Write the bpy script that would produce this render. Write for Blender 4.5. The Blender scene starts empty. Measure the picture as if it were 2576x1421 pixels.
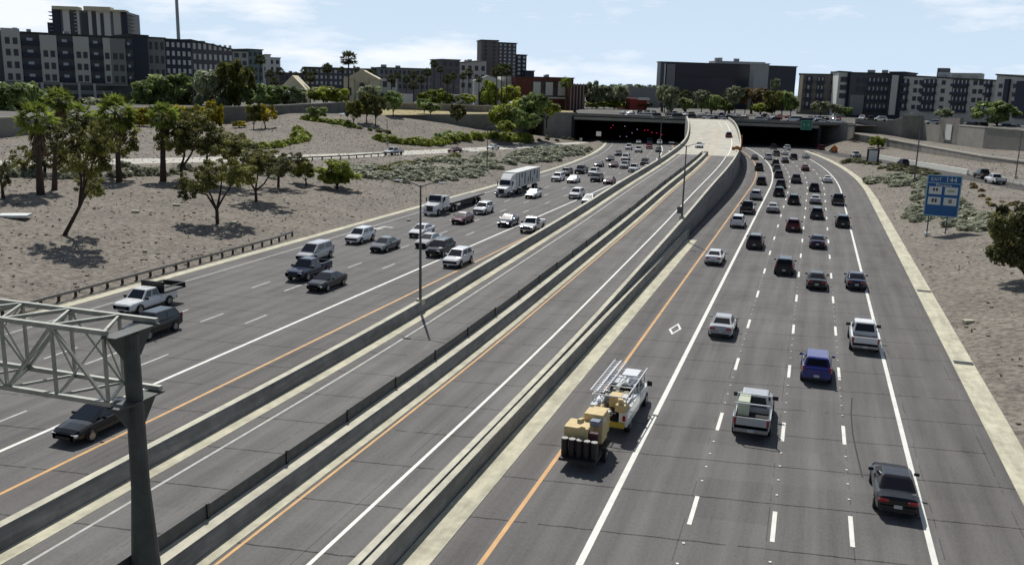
import bpy, bmesh, math, random
from mathutils import Vector, Matrix, noise
from mathutils.bvhtree import BVHTree
R = math.radians
random.seed(7)
scn = bpy.context.scene
COL = scn.collection
# ------------------------------------------------------------------ camera
CAM_H = 19.0
FPX = 2250.0                      # focal length for a 2576 px wide frame
ROT = Matrix(((0.9483, -0.0900, -0.3044), (0.3165, 0.1942, 0.9285), (0.0244, 0.9768, -0.2126)))  # cols: right, up, forward
cr, cu, cf = [Vector([ROT[i][j] for i in range(3)]) for j in range(3)]
cf.normalize(); cr = (cr - cf*cr.dot(cf)).normalized(); cu = cr.cross(cf)
cam_d = bpy.data.cameras.new('camera'); cam = bpy.data.objects.new('camera', cam_d); COL.objects.link(cam)
cam.matrix_world = Matrix(((cr.x, cu.x, -cf.x, 0), (cr.y, cu.y, -cf.y, 0), (cr.z, cu.z, -cf.z, CAM_H), (0, 0, 0, 1)))
cam_d.sensor_width = 36; cam_d.lens = 36*FPX/2576; cam_d.clip_end = 20000; cam_d.clip_start = .5
scn.camera = cam
# ------------------------------------------------------------------ world and sun
SUN_AZ, SUN_EL = 29.0, 52.0       # degrees left of +Y, above the horizon
sund = Vector((-math.sin(R(SUN_AZ))*math.cos(R(SUN_EL)), math.cos(R(SUN_AZ))*math.cos(R(SUN_EL)), math.sin(R(SUN_EL))))
wo = bpy.data.worlds.new('World'); scn.world = wo; wo.use_nodes = True
nt = wo.node_tree; nt.nodes.clear()
def N(t, **k):
    n = nt.nodes.new(t)
    for a, b in k.items(): setattr(n, a, b)
    return n
out = N('ShaderNodeOutputWorld'); bg = N('ShaderNodeBackground'); bg.inputs[1].default_value = 0.05
sky = N('ShaderNodeTexSky', sky_type='NISHITA', sun_disc=False, sun_elevation=R(SUN_EL), sun_rotation=R(-SUN_AZ), altitude=300, air_density=1.0, dust_density=0.9, ozone_density=1.3)
tc = N('ShaderNodeTexCoord'); mp = N('ShaderNodeMapping'); mp.inputs['Scale'].default_value = (1.0, 1.0, 4.6); mp.inputs['Location'].default_value = (3.1, .7, 0.3)
nz = N('ShaderNodeTexNoise'); nz.inputs['Scale'].default_value = 4.2; nz.inputs['Detail'].default_value = 9; nz.inputs['Roughness'].default_value = .6
cr_ = N('ShaderNodeValToRGB'); cr_.color_ramp.elements[0].position = .51; cr_.color_ramp.elements[1].position = .64
cr_.color_ramp.elements[0].color = (0, 0, 0, 1); cr_.color_ramp.elements[1].color = (1, 1, 1, 1)
hz = N('ShaderNodeMix', data_type='RGBA'); hz.inputs['B'].default_value = (17.0, 21.0, 25.6, 1)   # pale summer haze low in the sky
sx = N('ShaderNodeSeparateXYZ'); hr = N('ShaderNodeMapRange'); hr.inputs['From Min'].default_value = .85; hr.inputs['From Max'].default_value = .0; hr.inputs['To Max'].default_value = .92
mx = N('ShaderNodeMix', data_type='RGBA'); mx.inputs['B'].default_value = (25.0, 25.4, 27.0, 1)
dt = N('ShaderNodeVectorMath', operation='DOT_PRODUCT'); dt.inputs[1].default_value = (-math.sin(R(SUN_AZ)), math.cos(R(SUN_AZ)), 0); dm = N('ShaderNodeMapRange'); dm.inputs['From Min'].default_value = .0; dm.inputs['From Max'].default_value = .62; dm.inputs['To Min'].default_value = .12; dm.inputs['To Max'].default_value = 1.0   # the haze and clouds glow on the sun's side only
f2 = N('ShaderNodeMath', operation='MULTIPLY'); f3 = N('ShaderNodeMath', operation='MULTIPLY')
mul = N('ShaderNodeMath', operation='MULTIPLY'); mul.inputs[1].default_value = .8
L = nt.links.new
L(tc.outputs['Generated'], mp.inputs[0]); L(mp.outputs[0], nz.inputs[0]); L(nz.outputs[0], cr_.inputs[0]); L(cr_.outputs[0], mul.inputs[0])
L(f3.outputs[0], mx.inputs['Factor']); L(tc.outputs['Generated'], sx.inputs[0]); L(sx.outputs[2], hr.inputs[0]); L(tc.outputs['Generated'], dt.inputs[0]); L(dt.outputs['Value'], dm.inputs[0]); L(hr.outputs[0], f2.inputs[0]); L(dm.outputs[0], f2.inputs[1]); L(f2.outputs[0], hz.inputs['Factor']); L(mul.outputs[0], f3.inputs[0]); L(dm.outputs[0], f3.inputs[1]); L(sky.outputs[0], hz.inputs['A']); L(hz.outputs['Result'], mx.inputs['A']); L(mx.outputs['Result'], bg.inputs[0]); L(bg.outputs[0], out.inputs[0])
sl = bpy.data.lights.new('sun', 'SUN'); sl.energy = 4.8; sl.angle = R(.5); sl.color = (1, .965, .9)
so = bpy.data.objects.new('sun', sl); COL.objects.link(so); so.rotation_euler = (-sund).to_track_quat('-Z', 'Y').to_euler()
scn.view_settings.view_transform = 'Standard'; scn.view_settings.look = 'None'
scn.view_settings.exposure = -0.30; scn.view_settings.gamma = 1; scn.view_settings.use_curve_mapping = False
# ------------------------------------------------------------------ helpers
def ray(u, v):
    return cr*(u-1288)/FPX - cu*(v-710.5)/FPX + cf      # unit depth along the view axis
O = Vector((0, 0, CAM_H))
def PZ(u, v, z): d = ray(u, v); return O + d*((z-CAM_H)/d.z)      # where that sight line meets height z
def W(u, v, Z): return O + ray(u, v)*Z                            # at camera depth Z
def crv(Y): return -max(0., Y-190)**2/1400.                       # carriageway curve
def lerp(a, b, t): return a+(b-a)*t
def pw(tab, x):
    if x <= tab[0][0]: return tab[0][1]
    for (a, b), (c, d) in zip(tab, tab[1:]):
        if x <= c: return lerp(b, d, (x-a)/(c-a))
    return tab[-1][1]
def smooth_tab(tab, x, w=8): return sum(pw(tab, x+d*w/4) for d in range(-4, 5))/9
_m = {}
def mat(name, col, rough=.8, metal=0., var=0., scale=3., col2=None, bump=0., bscale=None, coat=0., emit=None, spec=.5, detail=6, alpha=None, coords='Object', thr=None, trans=0., stain=None):
    if name in _m: return _m[name]
    m = bpy.data.materials.new(name); m.use_nodes = True; t = m.node_tree; b = t.nodes['Principled BSDF']
    b.inputs['Roughness'].default_value = rough; b.inputs['Metallic'].default_value = metal; b.inputs['Specular IOR Level'].default_value = spec
    if coat: b.inputs['Coat Weight'].default_value = coat; b.inputs['Coat Roughness'].default_value = .06
    c = (*col, 1)
    if var or col2:
        co = t.nodes.new('ShaderNodeTexCoord'); n = t.nodes.new('ShaderNodeTexNoise'); n.inputs['Scale'].default_value = scale; n.inputs['Detail'].default_value = detail; n.inputs['Roughness'].default_value = .62
        t.links.new(co.outputs[coords], n.inputs[0]); r = t.nodes.new('ShaderNodeValToRGB')
        lo, hi = thr or (.35, .65)
        r.color_ramp.elements[0].position = lo; r.color_ramp.elements[1].position = hi
        r.color_ramp.elements[0].color = (*[max(0, x*(1-var)) for x in col], 1)
        r.color_ramp.elements[1].color = (*(col2 or [min(1, x*(1+var)) for x in col]), 1)
        t.links.new(n.outputs[0], r.inputs[0])
        if stain:                                   # blotches of dirt and wear with shapes of their own
            mp_ = t.nodes.new('ShaderNodeMapping'); mp_.inputs['Scale'].default_value = stain[2]; n2 = t.nodes.new('ShaderNodeTexNoise'); n2.inputs['Scale'].default_value = stain[0]; n2.inputs['Detail'].default_value = 7; n2.inputs['Roughness'].default_value = .7
            r2 = t.nodes.new('ShaderNodeMapRange'); r2.inputs['From Min'].default_value = .42; r2.inputs['From Max'].default_value = .62; r2.inputs['To Min'].default_value = 1.; r2.inputs['To Max'].default_value = 1-stain[1]
            t.links.new(co.outputs[coords], mp_.inputs[0]); t.links.new(mp_.outputs[0], n2.inputs[0]); t.links.new(n2.outputs[0], r2.inputs[0]); vm = t.nodes.new('ShaderNodeVectorMath'); vm.operation = 'SCALE'
            t.links.new(r.outputs[0], vm.inputs[0]); t.links.new(r2.outputs[0], vm.inputs['Scale']); t.links.new(vm.outputs[0], b.inputs['Base Color'])
        else: t.links.new(r.outputs[0], b.inputs['Base Color'])
    else: b.inputs['Base Color'].default_value = c
    if bump:
        co = t.nodes.new('ShaderNodeTexCoord'); n = t.nodes.new('ShaderNodeTexNoise'); n.inputs['Scale'].default_value = bscale or scale*3; n.inputs['Detail'].default_value = 5
        bp = t.nodes.new('ShaderNodeBump'); bp.inputs['Strength'].default_value = bump; bp.inputs['Distance'].default_value = .1
        t.links.new(co.outputs[coords], n.inputs[0]); t.links.new(n.outputs[0], bp.inputs['Height']); t.links.new(bp.outputs[0], b.inputs['Normal'])
    if emit: b.inputs['Emission Color'].default_value = (*emit[0], 1); b.inputs['Emission Strength'].default_value = emit[1]
    if alpha is not None: b.inputs['Alpha'].default_value = alpha
    _m[name] = m; return m
class MB:
    def __init__(s): s.v = []; s.f = []; s.mi = []; s.uv = []
    def face(s, pts, mi=0):
        n = len(s.v); s.v += [tuple(p) for p in pts]; s.f.append(tuple(range(n, n+len(pts)))); s.mi.append(mi); return s
    def box(s, c, d, rz=0, mi=0, M=None):
        x, y, z = [k/2 for k in d]; P = [(-x,-y,-z),(x,-y,-z),(x,y,-z),(-x,y,-z),(-x,-y,z),(x,-y,z),(x,y,z),(-x,y,z)]
        ca, sa = math.cos(rz), math.sin(rz)
        P = [Vector((p[0]*ca-p[1]*sa, p[0]*sa+p[1]*ca, p[2])) for p in P]
        if M is not None: P = [M@p for p in P]
        n = len(s.v); s.v += [tuple(p+Vector(c)) for p in P]
        for f in ((3,2,1,0),(4,5,6,7),(0,1,5,4),(1,2,6,5),(2,3,7,6),(3,0,4,7)): s.f.append(tuple(n+i for i in f)); s.mi.append(mi)
        return s
    def beam(s, a, b, w, h=None, mi=0):
        a = Vector(a); b = Vector(b); d = b-a; q = d.to_track_quat('Y', 'Z').to_matrix()
        return s.box((a+b)/2, (w, d.length, h or w), M=q, mi=mi)
    def rings(s, rs, cap=True, close=True, mi=0):
        n0 = len(s.v); k = len(rs[0])
        for r in rs: s.v += [tuple(p) for p in r]
        for i in range(len(rs)-1):
            for j in range(k if close else k-1):
                a = n0+i*k+j; b = n0+i*k+(j+1) % k; s.f.append((a, b, b+k, a+k)); s.mi.append(mi)
        if cap: s.f.append(tuple(n0+j for j in range(k))[::-1]); s.f.append(tuple(n0+(len(rs)-1)*k+j for j in range(k))); s.mi += [mi, mi]
        return s
    def tube(s, pts, rad, n=8, mi=0, cap=True):
        pts = [Vector(p) for p in pts]; rs = []
        for i, p in enumerate(pts):
            d = (pts[min(i+1, len(pts)-1)]-pts[max(i-1, 0)]).normalized(); a = d.orthogonal().normalized()
            if abs(d.z) > .5: a = Vector((1, 0, 0)) - d*d.x; a.normalize()
            b = d.cross(a); r = rad[i] if isinstance(rad, (list, tuple)) else rad
            rs.append([p+(a*math.cos(t*2*math.pi/n)+b*math.sin(t*2*math.pi/n))*r for t in range(n)])
        return s.rings(rs, cap=cap, mi=mi)
    def cyl(s, c, axis, r, l, n=16, mi=0):
        a = Vector(axis).normalized()*l/2; c = Vector(c); return s.tube([c-a, c+a], r, n, mi)
    def mesh(s, name, mats, smooth=False):
        me = bpy.data.meshes.new(name); me.from_pydata(s.v, [], s.f)
        for m in (mats if isinstance(mats, (list, tuple)) else [mats]): me.materials.append(m)
        for i, p in enumerate(me.polygons): p.material_index = s.mi[i]; p.use_smooth = smooth
        if s.uv:
            ul = me.uv_layers.new(name='UVMap')
            for l in me.loops: ul.data[l.index].uv = s.uv[l.vertex_index]
        me.update(); return me
    def obj(s, name, mats, parent=None, smooth=False, bevel=0, at=None):
        if at is not None: s.v = [(a-at[0], b-at[1], c-at[2]) for a, b, c in s.v]
        o = bpy.data.objects.new(name, s.mesh(name, mats, smooth)); COL.objects.link(o)
        if at is not None: o.location = at
        if parent: o.parent = parent
        if bevel: b = o.modifiers.new('b', 'BEVEL'); b.width = bevel; b.segments = 2; b.limit_method = 'ANGLE'
        return o
def tag(o, label=None, cat=None, group=None, kind=None):
    if label: o['label'] = label
    if cat: o['category'] = cat
    if group: o['group'] = group
    if kind: o['kind'] = kind
    return o
def empty(name, loc=(0, 0, 0), rz=0):
    o = bpy.data.objects.new(name, None); COL.objects.link(o); o.location = loc; o.rotation_euler = (0, 0, rz); o.empty_display_size = .2; return o
def copy_tree(o, parent=None):
    c = o.copy(); COL.objects.link(c)
    for k in ('label', 'group'):
        if k in c and parent is None: del c[k]
    c.parent = parent
    for ch in o.children: copy_tree(ch, c)
    return c
def inst(me, name, parent, Mx):
    o = bpy.data.objects.new(name, me); COL.objects.link(o); o.parent = parent; o.matrix_local = Mx; return o
# ------------------------------------------------------------------ materials
def road_mat(name, base, joint=4.6):
    m = bpy.data.materials.new(name); m.use_nodes = True; t = m.node_tree; b = t.nodes['Principled BSDF']; b.inputs['Roughness'].default_value = .85; b.inputs['Specular IOR Level'].default_value = .25
    def n(ty, **k):
        x = t.nodes.new(ty)
        for a, c in k.items(): setattr(x, a, c)
        return x
    def ma(op, a, c=None, d=None):
        x = n('ShaderNodeMath', operation=op)
        for i, q in enumerate((a, c, d)):
            if q is None: continue
            if isinstance(q, (int, float)): x.inputs[i].default_value = q
            else: t.links.new(q, x.inputs[i])
        return x.outputs[0]
    uv = n('ShaderNodeUVMap'); sp = n('ShaderNodeSeparateXYZ'); t.links.new(uv.outputs[0], sp.inputs[0]); X, Y = sp.outputs[0], sp.outputs[1]
    def noi(sc, stretch=(1, 1, 1), det=5):
        mpp = n('ShaderNodeMapping'); mpp.inputs['Scale'].default_value = stretch; q = n('ShaderNodeTexNoise'); q.inputs['Scale'].default_value = sc; q.inputs['Detail'].default_value = det; q.inputs['Roughness'].default_value = .6
        t.links.new(uv.outputs[0], mpp.inputs[0]); t.links.new(mpp.outputs[0], q.inputs[0]); return q.outputs[0]
    n1 = noi(.35, (1, .35, 1)); n2 = noi(9., (1, .5, 1), 3); n3 = noi(2.2, (1, .04, 1), 4); n4 = noi(.9, (1, .6, 1)); n5 = noi(28., (1, .8, 1), 2)
    w = ma('ADD', ma('ADD', ma('MULTIPLY', ma('SUBTRACT', n1, .5), .55), ma('MULTIPLY', ma('SUBTRACT', n2, .5), .55)), ma('ADD', ma('MULTIPLY', ma('SUBTRACT', n3, .5), .62), ma('MULTIPLY', ma('SUBTRACT', n5, .5), .5)))
    jy = ma('ADD', ma('ADD', Y, ma('MULTIPLY', X, -.14)), ma('MULTIPLY', ma('SUBTRACT', n4, .5), .25))
    fr = ma('ABSOLUTE', ma('SUBTRACT', ma('FRACT', ma('DIVIDE', jy, joint)), .5))
    line = ma('GREATER_THAN', fr, .5-.032/joint*1.6)
    line = ma('MULTIPLY', line, ma('MULTIPLY', ma('GREATER_THAN', noi(.22, (1.6, 1, 1), 2), .38), .62))
    fx = ma('ABSOLUTE', ma('SUBTRACT', ma('FRACT', ma('DIVIDE', ma('ADD', X, .35), 3.62)), .5))
    lx = ma('MULTIPLY', ma('GREATER_THAN', fx, .5-.007), ma('MULTIPLY', ma('GREATER_THAN', n4, .5), .45))
    fac = ma('SUBTRACT', ma('ADD', 1.0, w), ma('ADD', line, lx))
    cx = n('ShaderNodeCombineXYZ'); t.links.new(ma('FLOOR', ma('DIVIDE', ma('ADD', X, .35), 3.62)), cx.inputs[0]); t.links.new(ma('FLOOR', ma('ADD', ma('DIVIDE', jy, joint), .5)), cx.inputs[1])
    wn = n('ShaderNodeTexWhiteNoise', noise_dimensions='2D'); t.links.new(cx.outputs[0], wn.inputs['Vector']); slab = ma('MULTIPLY', ma('SUBTRACT', wn.outputs['Value'], .5), .13)
    wp = ma('MULTIPLY', ma('COSINE', ma('MULTIPLY', ma('ADD', X, .35), 3.4715)), ma('ADD', .05, ma('MULTIPLY', n1, .05)))
    patch = ma('MULTIPLY', ma('GREATER_THAN', noi(.12, (2.2, 1, 1), 1), .655), -.10)
    fac = ma('ADD', fac, ma('ADD', slab, ma('ADD', wp, patch)))
    vm = n('ShaderNodeVectorMath', operation='SCALE'); vm.inputs[0].default_value = base; t.links.new(fac, vm.inputs['Scale']); t.links.new(vm.outputs[0], b.inputs['Base Color'])
    bp = n('ShaderNodeBump'); bp.inputs['Strength'].default_value = .25; bp.inputs['Distance'].default_value = .02; t.links.new(n2, bp.inputs['Height']); t.links.new(bp.outputs[0], b.inputs['Normal'])
    return m
M_road = road_mat('concrete_pavement', (.150, .145, .141))
M_ramp = road_mat('ramp_pavement', (.162, .157, .151))
M_shoulder = road_mat('shoulder_pavement', (.138, .131, .126))
M_deck = mat('pale_deck_concrete', (.50, .475, .40), .85, var=.18, scale=.5, bump=.1)
M_white = mat('white_paint', (.80, .80, .74), .6, var=.10, scale=1.2)
M_wdull = mat('worn_white_paint', (.48, .48, .45), .7, var=.18, scale=1.5)
M_yel = mat('yellow_paint', (.62, .34, .11), .6, var=.16, scale=1.)
M_cream = mat('cream_concrete', (.60, .57, .43), .85, var=.16, scale=1.1, bump=.1, detail=8, stain=(.9, .26, (1.2, .22, 1)))
M_barr = mat('barrier_concrete', (.60, .575, .46), .85, var=.14, scale=1.2, bump=.08, detail=8, stain=(.8, .18, (1, .3, 1)))
M_wallc = mat('wall_concrete', (.255, .24, .215), .9, var=.14, scale=.35, bump=.1, bscale=4, stain=(.25, .22, (1, 1, .3)))
M_wallr = mat('ribbed_wall_concrete', (.27, .255, .23), .9, var=.12, scale=.35, bump=.1, bscale=4)
M_dirt = mat('desert_dirt', (.155, .134, .110), .95, var=.42, scale=1.9, col2=(.275, .243, .203), bump=.5, bscale=3.2, stain=(.16, .22, (1, 1, 1)), detail=10, thr=(.33, .60), coords='Object')
M_grass = mat('dry_grass', (.36, .30, .14), .95, var=.25, scale=.8)
M_street = mat('street_ground', (.125, .12, .11), .95, var=.25, scale=.05)
M_lot = mat('parking_asphalt', (.10, .10, .10), .9, var=.15, scale=.2)
M_steel = mat('galvanised_steel', (.36, .37, .38), .45, metal=.6, var=.12, scale=4)
M_gantry = mat('grey_gantry_steel', (.36, .37, .33), .5, metal=.35, var=.15, scale=2)
M_column = mat('dull_column_steel', (.075, .083, .078), .6, metal=.2, var=.2, scale=1.5)
M_shade_face = mat('shade_toned_barrier_face', (.27, .27, .27), .9, var=.16, scale=.9, detail=8, stain=(.6, .40, (1, .16, 2.2)))  # shade painted into the barrier sides; the blotches are scuffs
M_pole = mat('dull_pole_steel', (.13, .14, .15), .5, metal=.4, var=.1)
M_rail = mat('weathered_guardrail', (.26, .24, .22), .6, metal=.3, var=.2, scale=3)
M_wood = mat('dark_timber_post', (.05, .035, .03), .9, var=.3, scale=5)
M_tyre = mat('tyre_rubber', (.018, .018, .02), .8); M_rim = mat('alloy_rim', (.32, .33, .34), .3, metal=.8); M_blk = mat('black_trim', (.02, .02, .022), .5)
M_glass = mat('car_glass', (.012, .015, .022), .13, coat=.3, spec=.6); M_glassd = mat('dark_car_glass', (.008, .009, .014), .18, spec=.35)
M_lampw = mat('headlight_glass', (.75, .78, .82), .12, coat=.5); M_lampr = mat('tail_light_red', (.35, .012, .015), .2, coat=.5); M_plate = mat('plate_white', (.6, .62, .62), .5)
M_orange = mat('orange_sign_sheet', (.75, .20, .03), .5, var=.08); M_green = mat('green_sign_sheet', (.01, .22, .15), .4, var=.06); M_blue = mat('blue_sign_sheet', (.008, .11, .33), .4, var=.05)
M_sheet = mat('white_sign_sheet', (.72, .74, .72), .5, var=.03)
M_bark = mat('tree_bark', (.065, .045, .035), .95, var=.3, scale=4, bump=.4); M_palmbark = mat('palm_bark', (.085, .06, .045), .95, var=.35, scale=6, bump=.5); M_thatch = mat('dead_palm_skirt', (.19, .135, .075), .95, var=.3, scale=3)
def leafm(name, c, c2, sc=.9):
    m = mat(name, c, .55, col2=c2, var=.35, scale=sc, spec=.25, thr=(.38, .62), detail=3); t = m.node_tree; b = t.nodes['Principled BSDF']; o_ = t.nodes['Material Output']
    tr = t.nodes.new('ShaderNodeBsdfTranslucent'); mxs = t.nodes.new('ShaderNodeMixShader'); mxs.inputs[0].default_value = .42; ls = b.inputs['Base Color'].links
    t.links.new(ls[0].from_socket, tr.inputs[0]); t.links.new(b.outputs[0], mxs.inputs[1]); t.links.new(tr.outputs[0], mxs.inputs[2]); t.links.new(mxs.outputs[0], o_.inputs[0]); return m
LF = dict(olive=leafm('olive_leaves', (.11, .12, .028), (.33, .33, .09)), green=leafm('green_leaves', (.15, .22, .07), (.42, .52, .19)), lime=leafm('lime_leaves', (.18, .23, .03), (.50, .56, .10)),
          yellow=leafm('yellow_blossom_leaves', (.26, .23, .018), (.66, .55, .035)), dark=leafm('dark_leaves', (.07, .08, .032), (.20, .20, .075)), sage=leafm('sage_leaves', (.27, .29, .20), (.50, .52, .38)),
          palm=leafm('palm_fronds', (.09, .13, .022), (.34, .42, .085)), palmdark=leafm('dark_palm_fronds', (.035, .045, .018), (.10, .12, .04)), brown=leafm('brown_leaves', (.14, .10, .045), (.32, .24, .11)), farg=leafm('far_green_leaves', (.19, .23, .13), (.46, .51, .32)))  # palmdark: darker frond tone for the distant palms
# ------------------------------------------------------------------ road surfaces
def ribbon(name, x0, x1, y0, y1, zf, m, cf_=crv, z_off=0., step=4., nx=2, parent=None, kind='structure', label=None):
    b = MB(); ny = max(1, int((y1-y0)/step))
    for j in range(ny+1):
        Y = lerp(y0, y1, j/ny)
        for i in range(nx+1):
            x = lerp(x0, x1, i/nx); b.v.append((x+cf_(Y), Y, zf(Y)+z_off)); b.uv.append((x, Y))
    for j in range(ny):
        for i in range(nx):
            a = j*(nx+1)+i; b.f.append((a, a+1, a+nx+2, a+nx+1)); b.mi.append(0)
    o = b.obj(name, m, parent); 
    if kind and not parent: o['kind'] = kind
    return o
z0f = lambda Y: 0.
RZ = [(-60, 0), (58, 0), (120, 1.75), (150, 3.0), (180, 3.8), (220, 4.55), (250, 5.0), (268, 5.6), (283, 6.9), (298, 8.3), (312, 9.0), (340, 9.45), (400, 9.45)]
RX = [(-60, 0), (185, 0), (200, -.5), (220, -1.2), (240, -2.3), (260, -3.8), (280, -5.7), (300, -8.6), (320, -11.7), (340, -14.8), (400, -24)]
def rz_(Y): return smooth_tab(RZ, Y, 14) if Y > 40 else 0.
def rx_(Y): return smooth_tab(RX, Y, 20)
YE = 336.
road_l = ribbon('road', -59.0, -30.2, -60, 345, z0f, M_road, nx=8)
road_r = ribbon('road', -14.6, 12.4, -60, 352, z0f, M_road, nx=8)
sh_r = ribbon('road_shoulder', 6.9, 11.2, -60, 300, z0f, M_shoulder, z_off=.004)
sh_l = ribbon('road_shoulder', -34.0, -31.2, -60, 330, z0f, M_shoulder, z_off=.004)
sh_m = ribbon('road_shoulder', -13.0, -11.6, -60, 320, z0f, M_shoulder, z_off=.004)
tun_f = ribbon('tunnel_road', -66, 22, 330, 440, z0f, M_road, z_off=-.03, nx=4)
ramp = ribbon('ramp_road', -29.7, -15.4, -60, 217, rz_, M_ramp, cf_=rx_, z_off=.01, nx=5)
ramp2 = ribbon('ramp_road', -29.7, -15.4, 217, 340, rz_, M_deck, cf_=rx_, z_off=.012, nx=5)
for o in (road_l, road_r, sh_r, sh_l, sh_m, tun_f, ramp, ramp2): o['kind'] = 'structure'
def line(parent, x, w, y0, y1, m, cfn=crv, zf=z0f, off=.012, step=6, nm='lane_line'): return ribbon(nm, x-w/2, x+w/2, y0, y1, zf, m, cfn, off, step, 1, parent)
def dashes(parent, x, m, y0, y1, ph, w=.15, cyc=12.19, ln=3.05, cfn=crv, zf=z0f, dots=0):
    b = MB(); Y = y0 + (ph-y0) % cyc
    while Y < y1:
        n = 2
        for k in range(n):
            a, c = Y+ln*k/n, Y+ln*(k+1)/n
            b.face([(x-w/2+cfn(a), a, zf(a)+.012), (x+w/2+cfn(a), a, zf(a)+.012), (x+w/2+cfn(c), c, zf(c)+.012), (x-w/2+cfn(c), c, zf(c)+.012)])
        for k in range(dots):
            a = Y+ln+(cyc-ln)*(k+1)/(dots+1); b.box((x+cfn(a), a, .02), (.11, .11, .03))
        Y += cyc
    return b.obj('lane_line', m, parent)
line(road_r, -11.3, .22, -40, 320, M_yel); line(road_r, -7.5, .30, -40, 345, M_white); line(road_r, 6.45, .26, -40, 300, M_white)
for x, ph in ((-3.72, 37.8), (-.1, 37.5), (3.22, 38.3)): dashes(road_r, x, M_white, -10, 330, ph, w=.2, dots=4)
line(road_l, -34.3, .22, -40, 330, M_yel); line(road_l, -38.4, .26, -40, 345, M_white); line(road_l, -56.1, .16, -40, 330, M_wdull)
for x, ph in ((-41.85, 34.8), (-45.35, 46.0), (-48.8, 45.9)): dashes(road_l, x, M_wdull, -10, 330, ph, w=.18)
line(ramp, -28.2, .16, -40, 217, M_wdull, rx_, rz_, .02); line(ramp, -21.2, .16, -40, 217, M_yel, rx_, rz_, .02); line(ramp, -17.75, .20, -40, 217, M_white, rx_, rz_, .02)
line(ramp2, -21.45, .14, 217, 290, M_yel, rx_, rz_, .024); line(ramp2, -23.3, .14, 225, 300, M_yel, rx_, rz_, .024); line(ramp2, -17.5, .26, 217, 318, M_white, rx_, rz_, .024); line(ramp2, -19.6, .16, 296, 336, M_white, rx_, rz_, .024)
# raised kerb gutters (cream bands)
def sweep(name, prof, y0, y1, m, cfn=crv, zf=z0f, step=4., parent=None, x=0., ragged=0., side=None):
    b = MB(); ny = max(2, int((y1-y0)/step)); rs = []
    for j in range(ny+1):
        Y = lerp(y0, y1, j/ny); rs.append([(x+px_+cfn(Y), Y, zf(Y)+pz) for px_, pz in prof])
    b.rings(rs)
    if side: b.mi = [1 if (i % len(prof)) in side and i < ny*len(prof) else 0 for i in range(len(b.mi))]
    return b.obj(name, m, parent)
def gutter(x0, x1, y0, y1, cfn=crv, zf=z0f, label=''):
    o = sweep('kerb_gutter', [(x0, .03), (x1, .03), (x1, -.2), (x0, -.2)], y0, y1, M_cream, cfn, zf); o['kind'] = 'structure'; return o
gutter(11.2, 12.7, -60, 330); gutter(-59.4, -58.3, -60, 335); gutter(-14.5, -13.2, -60, 118); gutter(-29.95, -29.05, -60, 217, rx_, rz_); gutter(-22.05, -21.45, -60, 216, rx_, rz_)
# barriers
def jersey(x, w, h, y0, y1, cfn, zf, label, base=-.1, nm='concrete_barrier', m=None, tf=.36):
    o = sweep(nm, [(-w/2, base), (-w/2, .12), (-w*tf, h), (w*tf, h), (w/2, .12), (w/2, base)], y0, y1, m or [M_barr, M_shade_face], cfn, zf, x=x, side=(0, 1, 3, 4))
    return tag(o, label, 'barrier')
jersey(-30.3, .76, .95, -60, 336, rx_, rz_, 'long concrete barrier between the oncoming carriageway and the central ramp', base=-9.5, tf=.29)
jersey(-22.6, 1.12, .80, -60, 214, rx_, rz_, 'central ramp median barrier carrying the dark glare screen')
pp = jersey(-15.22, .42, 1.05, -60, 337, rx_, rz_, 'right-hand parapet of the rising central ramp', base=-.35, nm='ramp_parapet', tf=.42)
sweep('side_wall', [(-.22, -9.6), (-.22, -.3), (.22, -.3), (.22, -9.6)], 58, 337, mat('dark_ramp_wall', (.20, .195, .19), .9, var=.2, scale=.3), rx_, rz_, x=-15.22, parent=pp)  # wall below the deck, darker than the parapet
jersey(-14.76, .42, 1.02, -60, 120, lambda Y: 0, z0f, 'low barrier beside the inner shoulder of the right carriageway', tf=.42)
# glare screen: posts and panels
gs = tag(empty('glare_screen', (-23.0, 40, 0)), 'dark mesh glare screen running along the central ramp median', 'screen')
b = MB(); pts = []
M_mesh = mat('dark_mesh_screen', (.085, .086, .09), .7, var=.2, scale=2)
Y = -50.
while Y < 212:
    Y2 = Y+6.1; dz = .04*math.sin(Y*1.7)
    q = lambda Yq, h: (-23.0+23.0+rx_(Yq), Yq-40, rz_(Yq)+h)
    b.rings([[q(Y+.05, .80), q(Y+.05, 1.42+dz), (q(Y+.05, 0)[0]+.04, Y+.05-40, rz_(Y)+1.42+dz), (q(Y+.05, 0)[0]+.04, Y+.05-40, rz_(Y)+.80)],
             [q(Y2-.05, .80), q(Y2-.05, 1.42+dz), (q(Y2-.05, 0)[0]+.04, Y2-.05-40, rz_(Y2)+1.42+dz), (q(Y2-.05, 0)[0]+.04, Y2-.05-40, rz_(Y2)+.80)]])
    MB().box((rx_(Y)+.06, Y-40, rz_(Y)+1.0), (.09, .14, 1.0)).obj('post', M_blk, gs)
    Y = Y2
b.obj('screen_panel', M_mesh, gs)
# impact cushion at the median end
ic = tag(empty('crash_cushion', (-22.5+rx_(216), 216, rz_(216))), 'boxy crash cushion capping the near end of the pale ramp deck median', 'crash cushion')
MB().box((0, 0, .45), (1.0, 2.4, .9)).obj('body', M_blk, ic, bevel=.05); MB().box((.15, -1.25, .5), (.5, .06, .5)).obj('nose_plate', M_sheet, ic)
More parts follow.
